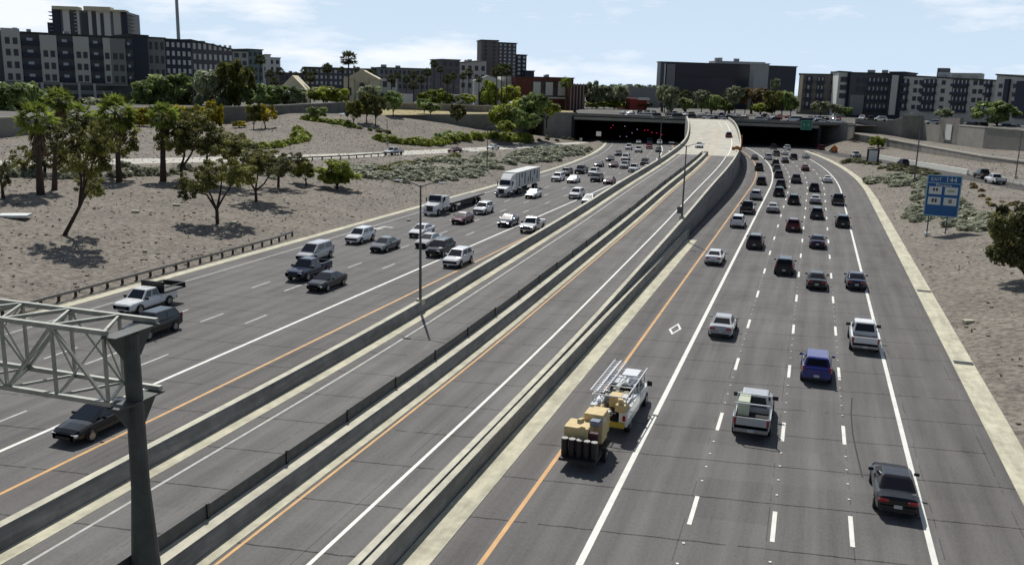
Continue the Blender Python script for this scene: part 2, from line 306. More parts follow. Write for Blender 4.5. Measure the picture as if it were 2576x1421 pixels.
# ------------------------------------------------------------------ terrain
Lt = []   # left terrain station rows: (curb, ramp front, ramp back, wall base)
rampF = [Vector((-150, -60, 9)), PZ(-500, 440, 7), PZ(0, 418, 5.5), PZ(300, 413, 4.7), PZ(600, 406, 4.), PZ(900, 396, 2.5), PZ(1200, 381, 1.3), PZ(1400, 367, .5), PZ(1500, 359.5, .1)]
rampB = [Vector((-160, -55, 9)), PZ(-500, 425, 7), PZ(0, 404, 5.6), PZ(300, 400, 4.8), PZ(600, 394, 4.1), PZ(900, 385, 2.6), PZ(1200, 371, 1.4), PZ(1400, 361, .6), PZ(1462, 357, .2)]
wallB = [Vector((-230, -50, 9)), PZ(-500, 420, 6.3), PZ(0, 347, 5.9), PZ(240, 317, 7.3), PZ(558, 311, 6.6), PZ(712, 286, 9.5), PZ(964, 291, 9.5), PZ(1256, 330, 4.4), PZ(1442, 352.5, .3)]
def rs_(pl, n):
    d = [0]
    for a, c in zip(pl, pl[1:]): d.append(d[-1]+1)
    o = []
    for i in range(n):
        t = i/(n-1)*(len(pl)-1); k = min(int(t), len(pl)-2); f = t-k
        p0, p1, p2, p3 = pl[max(k-1, 0)], pl[k], pl[k+1], pl[min(k+2, len(pl)-1)]
        a = lerp(p1, p2, f); cmr = .5*((2*p1)+(p2-p0)*f+(2*p0-5*p1+4*p2-p3)*f*f+(3*p1-p0-3*p2+p3)*f*f*f)
        o.append(lerp(a, cmr, .6))
    return o
NS = 161
def cub(x, YY, z=0.02): return [Vector((x+crv(Y), Y, z)) for Y in YY]
curbL = cub(-59.4, [-60, 30, 75, 110, 150, 195, 240, 290, 335])
def loft(name, lines, sub, m, amp=.25, hump=None, fs=.12, kind='structure'):
    b = MB(); rows = [rs_(l, NS) for l in lines]; grid = []
    for li in range(len(rows)-1):
        n = sub[li]
        for s in range(n+(1 if li == len(rows)-2 else 0)):
            t = s/n; row = []
            for i in range(NS):
                p = lerp(rows[li][i], rows[li+1][i], t)
                e = math.sin(math.pi*t); hz = hump[li] if hump else 0
                z = p.z + hz*e + amp*e*(noise.noise(Vector((p.x*fs, p.y*fs, 1.7)))*1.3+.5*noise.noise(Vector((p.x*fs*4, p.y*fs*4, 5))))
                row.append((p.x, p.y, z))
            grid.append(row)
    for r in grid: b.v += r
    for j in range(len(grid)-1):
        for i in range(NS-1):
            a = j*NS+i; b.f.append((a, a+1, a+NS+1, a+NS)); b.mi.append(0)
    o = b.obj(name, m, smooth=True); o['kind'] = kind
    return o, [Vector(v) for v in b.v], list(b.f)
TER = []
def addT(o): TER.append(o); return o[0]
addT(loft('embankment_ground', [curbL, rampF], [26], M_dirt, .35, [.6]))
rl = loft('ramp_road', [rampF, rampB], [2], mat('pale_ramp_concrete', (.50, .48, .42), .85, var=.1, scale=.4), 0.); addT(rl)
addT(loft('upper_ground', [rampB, wallB], [24], M_dirt, .4, [.3]))
# near wall top, bench behind, far wall base, street
bench1 = [PZ(964, 291, 9.5), PZ(1100, 288.5, 9.7), PZ(1256, 287.5, 9.9), PZ(1375, 283.5, 10.3), PZ(1442, 284.5, 10.2)]
bench2 = [PZ(895, 272, 10.7), PZ(1100, 279, 9.8), PZ(1217, 283, 9.2), PZ(1330, 276, 9.3), PZ(1442, 276, 9.5)]
addT(loft('bench_ground', [bench1, bench2], [8], M_grass, .1))
def wall(name, base, top, m, label, cat='wall', cap=None, th=.5, capd=.22):
    n = len(base); o = tag(empty(name, base[n//2]), label, cat); b = MB(); rs = []
    for i in range(n):
        d = (base[min(i+1, n-1)]-base[max(i-1, 0)]); nr = Vector((-d.y, d.x, 0)).normalized()
        if nr.dot(base[i]-O) < 0: nr = -nr
        a = base[i]-Vector((0, 0, 1.5)); rs.append([a, (base[i].x, base[i].y, top[i]), (base[i].x+nr.x*th, base[i].y+nr.y*th, top[i]), a+nr*th])
    b.rings(rs); b.obj('wall_body', m, o, at=base[n//2]).location = (0, 0, 0)
    if cap:
        b = MB(); rs = []
        for i in range(n):
            d = (base[min(i+1, n-1)]-base[max(i-1, 0)]); nr = Vector((-d.y, d.x, 0)).normalized()
            if nr.dot(base[i]-O) < 0: nr = -nr
            p = Vector((base[i].x, base[i].y, top[i])); q0 = p-nr*.12; q1 = p+nr*(th+.12)
            rs.append([q0-Vector((0, 0, capd)), q0+Vector((0, 0, .12)), q1+Vector((0, 0, .12)), q1-Vector((0, 0, capd))])
        b.rings(rs); b.obj('coping', cap, o, at=base[n//2]).location = (0, 0, 0)
    return o
def ztop(p, u, v):           # height of the sight line (u,v) above plan point p
    d = ray(u, v); t = (Vector((p.x, p.y, 0)).length)/math.hypot(d.x, d.y); return CAM_H + d.z*t
def pxwall(name, spec, m, label, cap=None, **k):
    base = [PZ(u, vb, z) for u, vb, vt, z in spec]; top = [ztop(p, s[0], s[2]) for p, s in zip(base, spec)]
    return wall(name, base, top, m, label, cap=cap, **k), base, top
M_cop = mat('pale_coping', (.46, .44, .38), .85, var=.1, scale=.6)
w1, w1b, w1t = pxwall('retaining_wall', [(-500, 420, 372, 6.3), (0, 347, 297, 5.9), (120, 331, 293, 6.7), (240, 317, 289, 7.3), (330, 316, 283, 6.6)], M_wallr, 'tall ribbed grey retaining wall at far left behind the fan palms', M_cop)
w2, w2b, w2t = pxwall('retaining_wall', [(330, 316, 272, 6.4), (440, 315, 270, 6.5), (558, 311, 269, 6.6), (626, 309, 268, 7.0)], M_wallc, 'plain grey retaining wall behind the yellow blossoming trees', M_cop)
w3, w3b, w3t = pxwall('retaining_wall', [(626, 300, 268, 8.0), (712, 286, 265, 9.5), (800, 278, 261, 10.3), (895, 272, 256, 10.7), (1100, 279, 262, 9.8), (1217, 283, 266, 9.2), (1330, 278, 268, 9.3), (1442, 277, 270, 9.5)], M_wallc, 'long low grey wall below the church and palms', M_cop)
w4, w4b, w4t = pxwall('retaining_wall', [(964, 291, 290, 9.4), (1060, 310, 289, 6.9), (1151, 325, 288, 5.2), (1256, 330, 287.5, 4.4)], M_wallr, 'curved retaining wall left of the bank of bushy trees', M_cop)
# portal: left wing, lintel, right abutment
w5, w5b, w5t = pxwall('wing_wall', [(1256, 330, 288, 4.4), (1345, 326, 286, 3.4), (1368, 334, 282.5, 3.2), (1442, 352.5, 284, .3)], M_wallr, 'ribbed concrete wing wall left of the tunnel mouth', M_cop)
PL = PZ(1443, 355, 0); PR = Vector((1.8, 349, 0))
dpt = (PR-PL).normalized(); npt = Vector((-dpt.y, dpt.x, 0))
def onp(t): return PL+dpt*t
tlen = (PR-PL).length; tL = (Vector((-44.6, 337, 0))-PL).dot(dpt); tR = (Vector((-29.6, 338, 0))-PL).dot(dpt)
pt = tag(empty('tunnel_portal', PL), 'wide dark tunnel portal under the street with pale lintel beams', 'tunnel portal')
def zlin(t, a, c): return lerp(a, c, t/tlen)
def band(nm, t0, t1, za, zb, zc, zd, dep, m, off=0.):
    b = MB(); A, B = onp(t0)-PL, onp(t1)-PL; nn = npt*dep; oo = npt*off
    b.rings([[A+oo+Vector((0, 0, za)), A+oo+Vector((0, 0, zb)), A+oo+nn+Vector((0, 0, zb)), A+oo+nn+Vector((0, 0, za))], [B+oo+Vector((0, 0, zc)), B+oo+Vector((0, 0, zd)), B+oo+nn+Vector((0, 0, zd)), B+oo+nn+Vector((0, 0, zc))]])
    return b.obj(nm, m, pt)
zpL, zpR = 10.35, 9.55
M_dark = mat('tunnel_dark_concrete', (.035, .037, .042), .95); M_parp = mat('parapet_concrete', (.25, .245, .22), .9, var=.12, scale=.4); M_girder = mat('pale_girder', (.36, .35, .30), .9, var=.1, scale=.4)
for (a, c) in ((-.2, tL), (tR, tlen+12)):
    z = lambda t, o: zlin(t, zpL, zpR)-o
    band('parapet', a, c, z(a, 1.0), z(a, 0), z(c, 1.0), z(c, 0), .5, M_parp, 0)
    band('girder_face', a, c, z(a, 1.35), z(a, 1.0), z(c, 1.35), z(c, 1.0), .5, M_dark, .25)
    c2 = min(c, tlen)
    band('girder', a, c2, z(a, 2.35), z(a, 1.35), z(c2, 2.35), z(c2, 1.35), .6, M_girder, -.05)
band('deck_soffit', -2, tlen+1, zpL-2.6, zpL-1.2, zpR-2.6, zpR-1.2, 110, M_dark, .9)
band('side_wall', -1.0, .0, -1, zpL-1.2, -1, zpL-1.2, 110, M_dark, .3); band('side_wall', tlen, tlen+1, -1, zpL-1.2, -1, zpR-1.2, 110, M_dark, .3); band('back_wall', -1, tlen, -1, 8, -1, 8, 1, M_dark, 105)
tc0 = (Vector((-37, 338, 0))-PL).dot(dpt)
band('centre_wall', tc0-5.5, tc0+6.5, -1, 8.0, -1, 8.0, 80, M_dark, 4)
for t in (tc0-14, tc0+15):
    pass
# right abutment and wing
w6, w6b, w6t = pxwall('wing_wall', [(2049, 368, 313, 0.), (2090, 357, 313, 2.3), (2130, 343, 313, 4.9), (2146, 336, 313, 6.2)], M_wallc, 'grey wing wall right of the tunnel mouth below the green sign', M_parp)
# right walls
w7, w7b, w7t = pxwall('sound_wall', [(2149, 328, 299, 6.6), (2242, 341, 302, 5.4), (2266, 345, 296, 5.1)], M_wallr, 'grey panelled sound wall left of its taller pillar', M_cop)
w8, w8b, w8t = pxwall('sound_wall', [(2266, 345, 290.5, 5.1), (2318, 353, 290.5, 4.3)], M_wallc, 'tall square wall panel with recessed slot beside the street lamp', None, th=1.2)
w9, w9b, w9t = pxwall('sound_wall', [(2318, 353, 304.5, 4.3), (2360, 359, 308.5, 4.4)], M_wallr, 'short wall section between the two tall square panels', M_cop)
w10, w10b, w10t = pxwall('sound_wall', [(2360, 359, 296.5, 4.4), (2407, 365, 297, 4.5)], M_wallc, 'tall square wall panel with a pale plate on it', None, th=1.2)
w11, w11b, w11t = pxwall('sound_wall', [(2407, 365, 314.5, 4.5), (2471, 374, 319.5, 4.8), (2576, 381, 328.5, 5.3), (3100, 430, 372, 7)], M_wallr, 'long ribbed grey sound wall at far right', M_cop)
lowW = [(2132, 352.5, 334, 3.5), (2220, 367, 348, 3.0), (2316, 384, 365, 2.8), (2471, 407.5, 392, 4.1), (2576, 415, 405.5, 5.2), (3100, 500, 488, 7)]
w12, w12b, w12t = pxwall('retaining_wall', lowW, M_wallc, 'low jointed retaining wall running above the right entrance ramp', M_cop)
b = MB(); p = lerp(w10b[0], w10b[1], .5); q = W(2382, 325, (p-O).dot(cf)-.4)
pl = tag(MB().box((0, 0, 0), (4.6, .12, 5.0), rz=math.atan2((w10b[1]-w10b[0]).y, (w10b[1]-w10b[0]).x)).obj('wall_plate', M_sheet), 'pale square plate hung on the second tall wall panel', 'plate'); pl.location = W(2386, 333, (p-O).dot(cf)-1.0)
rampRf = [PZ(2045, 384, 0), PZ(2085, 391, .1), PZ(2130, 399, .4), PZ(2200, 409, .8), PZ(2302, 427, 1.8), PZ(2432, 454, 3.), PZ(2576, 481, 3.6), PZ(3100, 600, 5), Vector((80, -60, 6))]
rampRb = [PZ(2048, 373, 0), PZ(2083, 380, .1), PZ(2130, 388, .4), PZ(2200, 398, .9), PZ(2302, 417, 1.9), PZ(2432, 440, 3.1), PZ(2576, 466, 3.7), PZ(3100, 575, 5.2), Vector((90, -60, 6))]
lowB = [PZ(2049, 368, 0), PZ(2090, 357, 2.3), PZ(2132, 352.5, 3.5), PZ(2220, 367, 3.), PZ(2316, 384, 2.8), PZ(2471, 407.5, 4.1), PZ(2576, 415, 5.2), PZ(3100, 500, 7), Vector((120, -60, 7))]
curbR = cub(12.7, [322, 305, 285, 262, 225, 180, 140, 60, -60])
addT(loft('verge_ground', [curbR, rampRf], [24], M_dirt, .3, [.5]))
addT(loft('ramp_road', [rampRf, rampRb], [2], M_road, 0.))
addT(loft('slope_ground', [rampRb, lowB], [12], M_dirt, .2, [.2]))
lowT = [Vector((p.x, p.y, t-.1)) for p, t in zip(w12b, w12t)]; upB = [w7b[0], w7b[1], w8b[1], w11b[1], w11b[2], w11b[3]]
addT(loft('terrace_ground', [lowT, upB], [5], M_dirt, .1))
# white barrier along the right ramp and pipe rail
wb = wall('white_barrier', [p.copy() for p in rampRb[3:6]], [p.z+1.15 for p in rampRb[3:6]], mat('white_barrier_paint', (.80, .79, .72), .8, var=.08), 'low whitish concrete barrier behind the right entrance ramp', 'barrier', th=.4)
rg = tag(empty('pipe_railing', rampRb[6]), 'white post-and-rail fence along the ramp at the right edge', 'railing')
b = MB(); A, B = rampRb[5], rampRb[7]
for h in (.5, .95): b.beam(A+Vector((0, 0, h))-rampRb[6], B+Vector((0, 0, h))-rampRb[6], .09)
b.obj('rail', M_sheet, rg)
for i in range(26):
    p = lerp(A, B, i/25)-rampRb[6]; MB().box(p+Vector((0, 0, .5)), (.12, .12, 1.05)).obj('post', M_sheet, rg)
# street level sheet reaching the horizon, starting behind the walls
edge = []
for bl, tl in ((w1b, w1t), (w2b, w2t), (w3b, w3t)):
    edge += [Vector((p.x, p.y, t-.75)) for p, t in zip(bl, tl)]
edge = [Vector((-400, -60, 10))]+edge
edge += [onp(t)+npt*.6+Vector((0, 0, zlin(t, zpL, zpR)-.8)) for t in (2, tlen*.3, tlen*.5, tlen*.7, tlen, tlen+20)]
for bl, tl in ((w7b, w7t), (w9b, w9t), (w11b, w11t)):
    edge += [Vector((p.x, p.y, min(t-1.2, 9.6))) for p, t in zip(bl, tl)]
edge += [Vector((260, -60, 9.6))]
b = MB(); C0 = Vector((-20, 60, 0)); rows = []
for k, (dd, zz) in enumerate(((0, None), (4, None), (30, 10.3), (100, 10.7), (300, 11.0), (1500, 10.5), (9000, 8))):
    r = []
    for p in edge:
        d = Vector((p.x-C0.x, p.y-C0.y, 0)).normalized(); q = p+d*dd; q.z = p.z if zz is None else zz; r.append(q)
    rows.append(r)
n = len(edge)
for r in rows: b.v += [tuple(p) for p in r]
for j in range(len(rows)-1):
    for i in range(n-1): a = j*n+i; b.f.append((a, a+1, a+n+1, a+n)); b.mi.append(0)
street = b.obj('ground', M_street); street['kind'] = 'structure'; TER.append((street, [Vector(v) for v in b.v], list(b.f)))
# base ground under everything near and behind the camera
g2 = MB(); g2.face([(-400, -400, -.35), (400, -400, -.35), (400, 520, -.35), (-400, 520, -.35)]); o = g2.obj('base_ground', M_dirt); o['kind'] = 'structure'
TER.append((road_l, [Vector((-59.4, -60, 0)), Vector((12.7, -60, 0)), Vector((12.7, 190, 0)), Vector((-59.4, 190, 0)), Vector((-90, 345, 0)), Vector((12.7, 345, 0))], [(0, 1, 2, 3), (3, 2, 5, 4)]))
VV = []; FF = []
for o, v, f in TER:
    n = len(VV); VV += v; FF += [tuple(n+i for i in q) for q in f]
BV = BVHTree.FromPolygons(VV, FF)
def G(u, v, skip=0):         # ground point seen at (u,v)
    d = ray(u, v).normalized(); h = BV.ray_cast(O, d, 5000)
    return h[0].copy() if h[0] else PZ(u, v, 9.)
def gz(x, y):
    h = BV.ray_cast(Vector((x, y, 60)), Vector((0, 0, -1)), 200); return h[0].z if h[0] else 0.
def dep(p): return (p-O).dot(cf)
# ------------------------------------------------------------------ vehicles
PAINT = {}
def paint(n):
    P = dict(white=(.86, .87, .88), silver=(.52, .53, .54), grey=(.14, .145, .15), black=(.012, .012, .014), navy=(.012, .018, .055), blue=(.03, .035, .22), red=(.30, .012, .015), maroon=(.10, .008, .02), tan=(.35, .30, .22), teal=(.10, .30, .33), dark=(.03, .03, .034), green=(.02, .06, .04))
    if n not in PAINT: PAINT[n] = mat(n+'_car_paint', P[n], .17, metal=.0, coat=.35 if n in ('black', 'dark', 'navy', 'maroon') else .6, spec=.4)
    return PAINT[n]
M_slot = paint('white')
def hull(st, zb=.28):
    b = MB(); rs = []
    for y, w, zt, *r in st:
        zz = r[0] if r else zb
        h = [(w*.86, zz), (w*.97, zz+.10), (w, zz+.28), (w*.995, zt-.24), (w*.95, zt-.07), (w*.82, zt), (w*.4, zt+.025)]
        rs.append([(x, y, z) for x, z in h]+[(-x, y, z) for x, z in h[::-1]])
    b.rings(rs); return b
def panel(b, q, inset, off, mi=0):
    """thin slab lying proud of the quad q (4 points), inset on each side"""
    q = [Vector(p) for p in q]; n = (q[1]-q[0]).cross(q[3]-q[0]).normalized()
    l, r_, bo, to = inset
    def at(s, t): return q[0].lerp(q[1], s).lerp(q[3].lerp(q[2], s), t)
    p = [at(l, bo), at(1-r_, bo), at(1-r_, 1-to), at(l, 1-to)]
    b.rings([[x-n*.02 for x in p], [x+n*off for x in p]]); return b
def make_vehicle(kind, name, lod=0):
    K = dict(
      sedan=dict(L=4.8, W=.92, hull=[(-2.4,.74,.86,.38),(-2.32,.84,1.0,.3),(-1.9,.91,1.05),(-1.3,.925,1.02),(-.3,.93,.97),(.9,.93,.95),(1.5,.92,.90),(2.1,.87,.80),(2.34,.76,.68,.3),(2.42,.66,.58,.34)], gb=(-1.75,1.15,.80,.97), gt=(-.95,.25,.60,1.44), wy=(-1.42,1.45), wr=.33),
      suv=dict(L=4.75, W=.95, hull=[(-2.36,.82,.98,.42),(-2.3,.90,1.12,.36),(-1.7,.945,1.14,.32),(-.3,.95,1.08,.32),(.9,.95,1.06,.32),(1.6,.94,1.02,.32),(2.15,.88,.92,.34),(2.34,.78,.78,.38)], gb=(-2.22,1.05,.84,1.10), gt=(-1.85,.30,.66,1.70), wy=(-1.40,1.42), wr=.37),
      van=dict(L=5.1, W=1.0, hull=[(-2.5,.86,1.0,.36),(-2.45,.94,1.12,.32),(-1.4,.99,1.12,.3),(.6,1.0,1.06,.3),(1.6,.98,.98,.3),(2.3,.90,.86,.32),(2.52,.76,.7,.36)], gb=(-2.42,1.55,.90,1.08), gt=(-2.2,.55,.74,1.80), wy=(-1.55,1.55), wr=.35),
      pickup=dict(L=5.7, W=1.0, hull=[(-2.80,.90,.80,.5),(-2.74,.97,.86,.45),(-.9,.99,.86,.4),(-.75,.99,1.18,.38),(.9,.99,1.16,.38),(1.3,.99,1.14,.38),(2.3,.96,1.08,.4),(2.72,.90,.98,.42),(2.85,.82,.85,.48)], gb=(-.78,1.30,.86,1.15), gt=(-.62,.62,.70,1.84), wy=(-1.75,1.80), wr=.40))[kind]
    P = []
    st = K['hull']; b = hull(st)
    y0, y1, wb, zb = K['gb']; t0, t1, wt, zt = K['gt']
    bot = [(-wb, y0, zb), (wb, y0, zb), (wb, y1, zb-.02), (-wb, y1, zb-.02)]; top = [(-wt, t0, zt-.04), (wt, t0, zt-.04), (wt, t1, zt-.03), (-wt, t1, zt-.03)]
    mid = [((bot[i][0]+top[i][0])/2*1.03, (bot[i][1]+top[i][1])/2, (bot[i][2]+top[i][2])/2) for i in range(4)]
    b.rings([bot, top])
    rt = [(-wt*.86, t0+.14, zt+.015), (wt*.86, t0+.14, zt+.015), (wt*.86, t1-.12, zt+.02), (-wt*.86, t1-.12, zt+.02)]
    b.rings([top, rt])
    if kind == 'pickup':
        zr = 1.20
        for s in (-1, 1): b.box((s*.93, -1.82, 1.0), (.13, 1.95, .46))
        b.box((0, -.86, 1.0), (1.8, .1, .4))
    P.append(('body', b, M_slot, .035, None))
    def gl(nm, q, ins, m=M_glass): c = MB(); panel(c, q, ins, .012); P.append((nm, c, m, 0, None))
    gl('windscreen', [bot[2], bot[3], top[3], top[2]], (.07, .07, .04, .06))
    gl('rear_window', [bot[0], bot[1], top[1], top[0]], (.09, .09, .22 if kind in ('suv', 'van') else .08, .10), M_glassd)
    for s, (a, c_, d, e) in ((1, (1, 2, 2, 1)), (-1, (3, 0, 0, 3))):
        q = [bot[a], bot[c_], top[c_], top[a]] 
        if lod: gl('side_window', q, (.08, .08, .12, .14))
        elif s == 1: gl('side_window', q, (.07, .56, .12, .14)); gl('side_window', q, (.50, .10, .12, .14))
        else: gl('side_window', q, (.10, .50, .12, .14)); gl('side_window', q, (.56, .07, .12, .14))
    if kind == 'pickup':
        P.append(('tailgate', MB().box((0, -2.76, 1.0), (1.72, .09, .46)), M_slot, .02, None)); P.append(('bed_floor', MB().box((0, -1.82, .885), (1.74, 1.9, .05)), M_blk, 0, None))
        P.append(('bumper', MB().box((0, -2.9, .55), (1.8, .16, .22)), M_rim if not lod else M_blk, .03, None))
    W_ = K['W']; wr = K['wr']
    for s in (-1, 1):
        for y in K['wy']:
            c = MB(); c.cyl((s*(W_-.09), y, wr), (1, 0, 0), wr, .24, 20 if not lod else 12); ch = None
            if not lod:
                rm = MB(); rm.cyl((s*(W_-.09+.125), y, wr), (1, 0, 0), wr*.62, .02, 14); ch = ('rim', rm, M_rim)
                ar = MB()
                for k in range(10):
                    a0, a1 = math.pi*(k/10), math.pi*((k+1)/10); ro, ri = wr*1.22, wr*.9; x = s*(W_+.006)
                    ar.face([(x, y+math.cos(a0)*ri, wr+math.sin(a0)*ri), (x, y+math.cos(a0)*ro, wr+math.sin(a0)*ro), (x, y+math.cos(a1)*ro, wr+math.sin(a1)*ro), (x, y+math.cos(a1)*ri, wr+math.sin(a1)*ri)])
                P.append(('wheel_arch', ar, M_blk, 0, None))
            P.append(('wheel', c, M_tyre, 0, ch))
    yf = st[-1][0]; yr = st[0][0]; zf = st[-1][2]; zrr = st[1][2]
    for s in (-1, 1):
        P.append(('headlight', MB().box((s*W_*.68, yf-.13, zf+.0), (.36, .22, .13)), M_lampw, .03, None))
        if kind in ('sedan',): P.append(('tail_light', MB().box((s*W_*.66, yr+.05, zrr-.17), (.42, .16, .14)), M_lampr, .02, None))
        else: P.append(('tail_light', MB().box((s*(W_*.86), yr+.06 if kind != 'pickup' else yr+.05, zrr-.05 if kind != 'pickup' else 1.0), (.14, .14, .36)), M_lampr, .02, None))
        if not lod:
            P.append(('mirror', MB().box((s*(W_+.08), t1+(.35 if kind != 'pickup' else .45), zb+.07), (.24 if kind != 'pickup' else .34, .10, .15 if kind != 'pickup' else .24)), M_blk if kind == 'pickup' else M_slot, .02, None))
    P.append(('grille', MB().box((0, yf-.02, zf-.14), (W_*1.0, .09, .16 if kind == 'sedan' else .26)), M_blk, .02, None))
    if not lod:
        P.append(('number_plate', MB().box((0, yr-.035 if kind != 'pickup' else -2.985, .62 if kind != 'pickup' else .56), (.34, .03, .16)), M_plate, 0, None))
        P.append(('lower_trim', MB().box((0, yr+.03, .40), (W_*1.5, .12, .14)), M_blk, .03, None))
    root = empty(name)
    for nm, b, m, bv, ch in P:
        o = b.obj(nm, m, root, smooth=nm in ('wheel',), bevel=bv if not lod else 0)
        if nm == 'body' or nm == 'mirror': o.modifiers.clear() if lod else None
        if ch: ch[1].obj(ch[0], ch[2], o)
    for o in root.children:
        if o.name.startswith('body') and kind != 'pickup': sm = o.modifiers.new('n', 'WEIGHTED_NORMAL') if False else None
    return root
NAMES = dict(sedan='sedan', suv='sport_utility_vehicle', van='minivan', pickup='pickup_truck')
PROTO = {(k, l): make_vehicle(k, NAMES[k], l) for k in NAMES for l in (0, 1)}
USED = set(); VEH = []
def recolour(o, m):
    for c in o.children:
        for i, s in enumerate(c.material_slots):
            if s.material == M_slot: s.link = 'OBJECT'; s.material = m
ORD = ['nearest', 'second nearest', 'third nearest', 'fourth nearest', 'fifth nearest', 'sixth nearest', 'seventh nearest', 'eighth nearest', 'ninth nearest', 'tenth nearest', 'eleventh nearest', 'twelfth nearest']
WORDC = dict(dark='dark', tan='tan')
KW = dict(sedan='sedan', suv='crossover', van='minivan', pickup='pickup truck')
def place(kind, col, p, rz, lod, label=None, cat='car', group=None, tilt=0., sc=1.):
    key = (kind, lod)
    o = copy_tree(PROTO[key])
    o.location = p; o.rotation_euler = (tilt, 0, rz); o.scale = (sc,)*3; recolour(o, paint(col))
    tag(o, label, 'pickup truck' if kind == 'pickup' else 'minivan' if kind == 'van' else 'car', group); return o
def heading(cfn, Y): return math.atan2(-(cfn(Y+2)-cfn(Y-2)), 4)
# (u, v) of the middle of the nearest bumper on the road
LEFT = [('sedan','black',167,1105),('suv','black',332,850),('pickup','navy',740,702),('sedan','black',795,728),('van','silver',763,655),('suv','white',882,609),('sedan','grey',948,630),('sedan','white',1043,593),
 ('sedan','silver',1061,619),('suv','black',1090,642),('suv','white',1135,668),('suv','white',1203,536),('sedan','maroon',1151,560),('sedan','navy',1267,567),('pickup','white',1327,582),('sedan','white',1334,496),('suv','white',1445,497),('sedan','white',1477,510),
 ('suv','white',1398,454),('suv','grey',1417,440),('sedan','white',1437,458),('pickup','black',1457,435),('suv','white',1490,440),('suv','dark',1497,455),('sedan','maroon',1529,461),('sedan','navy',1505,418),('sedan','dark',1533,404),('sedan','maroon',1541,419),
 ('sedan','dark',1554,390),('suv','silver',1569,422),('van','white',1572,402),('pickup','white',1591,431),('sedan','navy',1598,447),('suv','dark',1620,414),('sedan','white',1623,429),('sedan','white',1656,405),('van','white',1583,375),('pickup','white',1607,382),
 ('pickup','red',1634,373),('sedan','dark',1657,381),('sedan','white',1690,385),('suv','white',1661,363),('van','teal',1636,359),('sedan','silver',1607,361)]
RIGHT = [('sedan','black',2262,1288),('pickup','silver',1891,1092),('suv','blue',2056,956),('pickup','white',2178,880),('sedan','silver',1813,843),('suv','black',1974,687),('sedan','dark',2056,723),('sedan','navy',2158,724),('suv','dark',1897,622),('sedan','white',1793,661),
 ('sedan','navy',2058,621),('suv','maroon',1997,579),('suv','white',1854,569),('pickup','dark',1878,535),('suv','silver',1901,500),('suv','dark',1914,463),('pickup','dark',1907,428),('sedan','grey',1898,400),('sedan','silver',1944,532),('suv','black',1960,492),('suv','dark',1964,471),
 ('suv','dark',1958,446),('suv','grey',1953,430),('suv','dark',1951,416),('suv','black',1996,512),('pickup','grey',2002,459),('suv','black',2048,480),('sedan','silver',2051,510),('suv','dark',2056,548),('pickup','dark',2110,514),('suv','black',2122,569),('sedan','white',2081,457),
 ('sedan','maroon',2026,428),('suv','dark',1998,400),('sedan','dark',1976,408),('sedan','silver',2032,397),('van','white',1932,400),('suv','grey',1954,391),('suv','dark',1948,374),('sedan','white',1976,388),('suv','white',1984,376)]
def lane_of(x, side):
    if side == 'L': e = [(-59,'shoulder lane'),(-49,'far left lane'),(-45.4,'third lane from the median'),(-42,'second lane from the median'),(-38.4,'first lane from the median'),(-34,'carpool lane'),(-20,'inner shoulder')]
    else: e = [(-20,'inner shoulder'),(-11.3,'inner shoulder'),(-7.5,'carpool lane'),(-4.05,'first lane from the median'),(-.6,'second lane from the median'),(2.95,'third lane from the median'),(6.45,'outer lane'),(14,'outer shoulder')]
    if side == 'L':
        for a, c in (( -49, 'outermost lane'), (-45.4, 'third lane'), (-42, 'second lane'), (-38.4, 'first lane'), (-30, 'carpool lane')):
            if x < a: return c
        return 'carpool lane'
    for a, c in ((-11.3, 'inner shoulder'), (-7.5, 'carpool lane'), (-4.05, 'first lane'), (-.6, 'second lane'), (2.95, 'third lane'), (6.9, 'outermost lane')):
        if x < a: return c
    return 'outer shoulder'
REC = []
for side, lst in (('L', LEFT), ('R', RIGHT)):
    for kind, col, u, v in lst:
        p = PZ(u, v, .32); p.z = 0; ln = dict(sedan=2.35, suv=2.3, van=2.5, pickup=2.85)[kind]; h = heading(crv, p.y)
        d = Vector((-math.sin(h), math.cos(h), 0)); q = p+d*ln
        REC.append([side, kind, col, q, h, p.x-crv(p.y)])
LANES_X = dict(L=[-36.3, -40.2, -43.7, -47.1, -51.2], R=[-9.4, -5.8, -2.3, 1.2, 4.7])
for r in REC:                                       # ease each car towards its lane centre
    side = r[0]; x = r[3].x-crv(r[3].y); c = min(LANES_X[side], key=lambda a: abs(a-x)); r[5] = c
    r[3].x = crv(r[3].y)+(lerp(x, c, .15) if abs(x-c) < 2.2 else x)
for side in 'LR':
    for c in LANES_X[side]:
        same = sorted([r for r in REC if r[0] == side and r[5] == c], key=lambda r: r[3].y)
        prev = -99
        for i, r in enumerate(same):
            if r[3].y-prev < 5.6: r[3].y = prev+5.6; r[3].x = c+crv(r[3].y)
            prev = r[3].y; r.append(i)
SPECIAL = {('L', -51.2): [], }
for side, kind, col, q, h, c, i in REC:
    li = LANES_X[side].index(c); ln = ['carpool lane', 'first regular lane', 'second regular lane', 'third regular lane', 'outermost lane'][li]
    same = sorted([r for r in REC if r[0] == side and r[5] == c and r[1] == kind and r[2] == col], key=lambda r: r[3].y)
    k = [r[3] for r in same].index(q); way = 'coming towards us' if side == 'L' else 'driving away'
    nm = f"{col} {KW[kind]}"
    nth = 'only one' if len(same) == 1 else ORD[k]
    lab = (f"{nm} {way} in the {ln}, " if len(same) == 1 else f"{ORD[k]} {nm} {way} in the {ln}").rstrip(', ')
    far = dep(q) > 190
    place(kind, col, q, h+(math.pi if side == 'L' else 0), 1 if far else 0, lab, group='traffic on the left carriageway' if side == 'L' else 'traffic on the right carriageway', sc=1.04)
def on_ground(kind, col, u, v, hd, label, sc=1.04, group=None):
    p = G(u, v); o = place(kind, col, p, hd, 1, label, group=group, sc=sc); return o
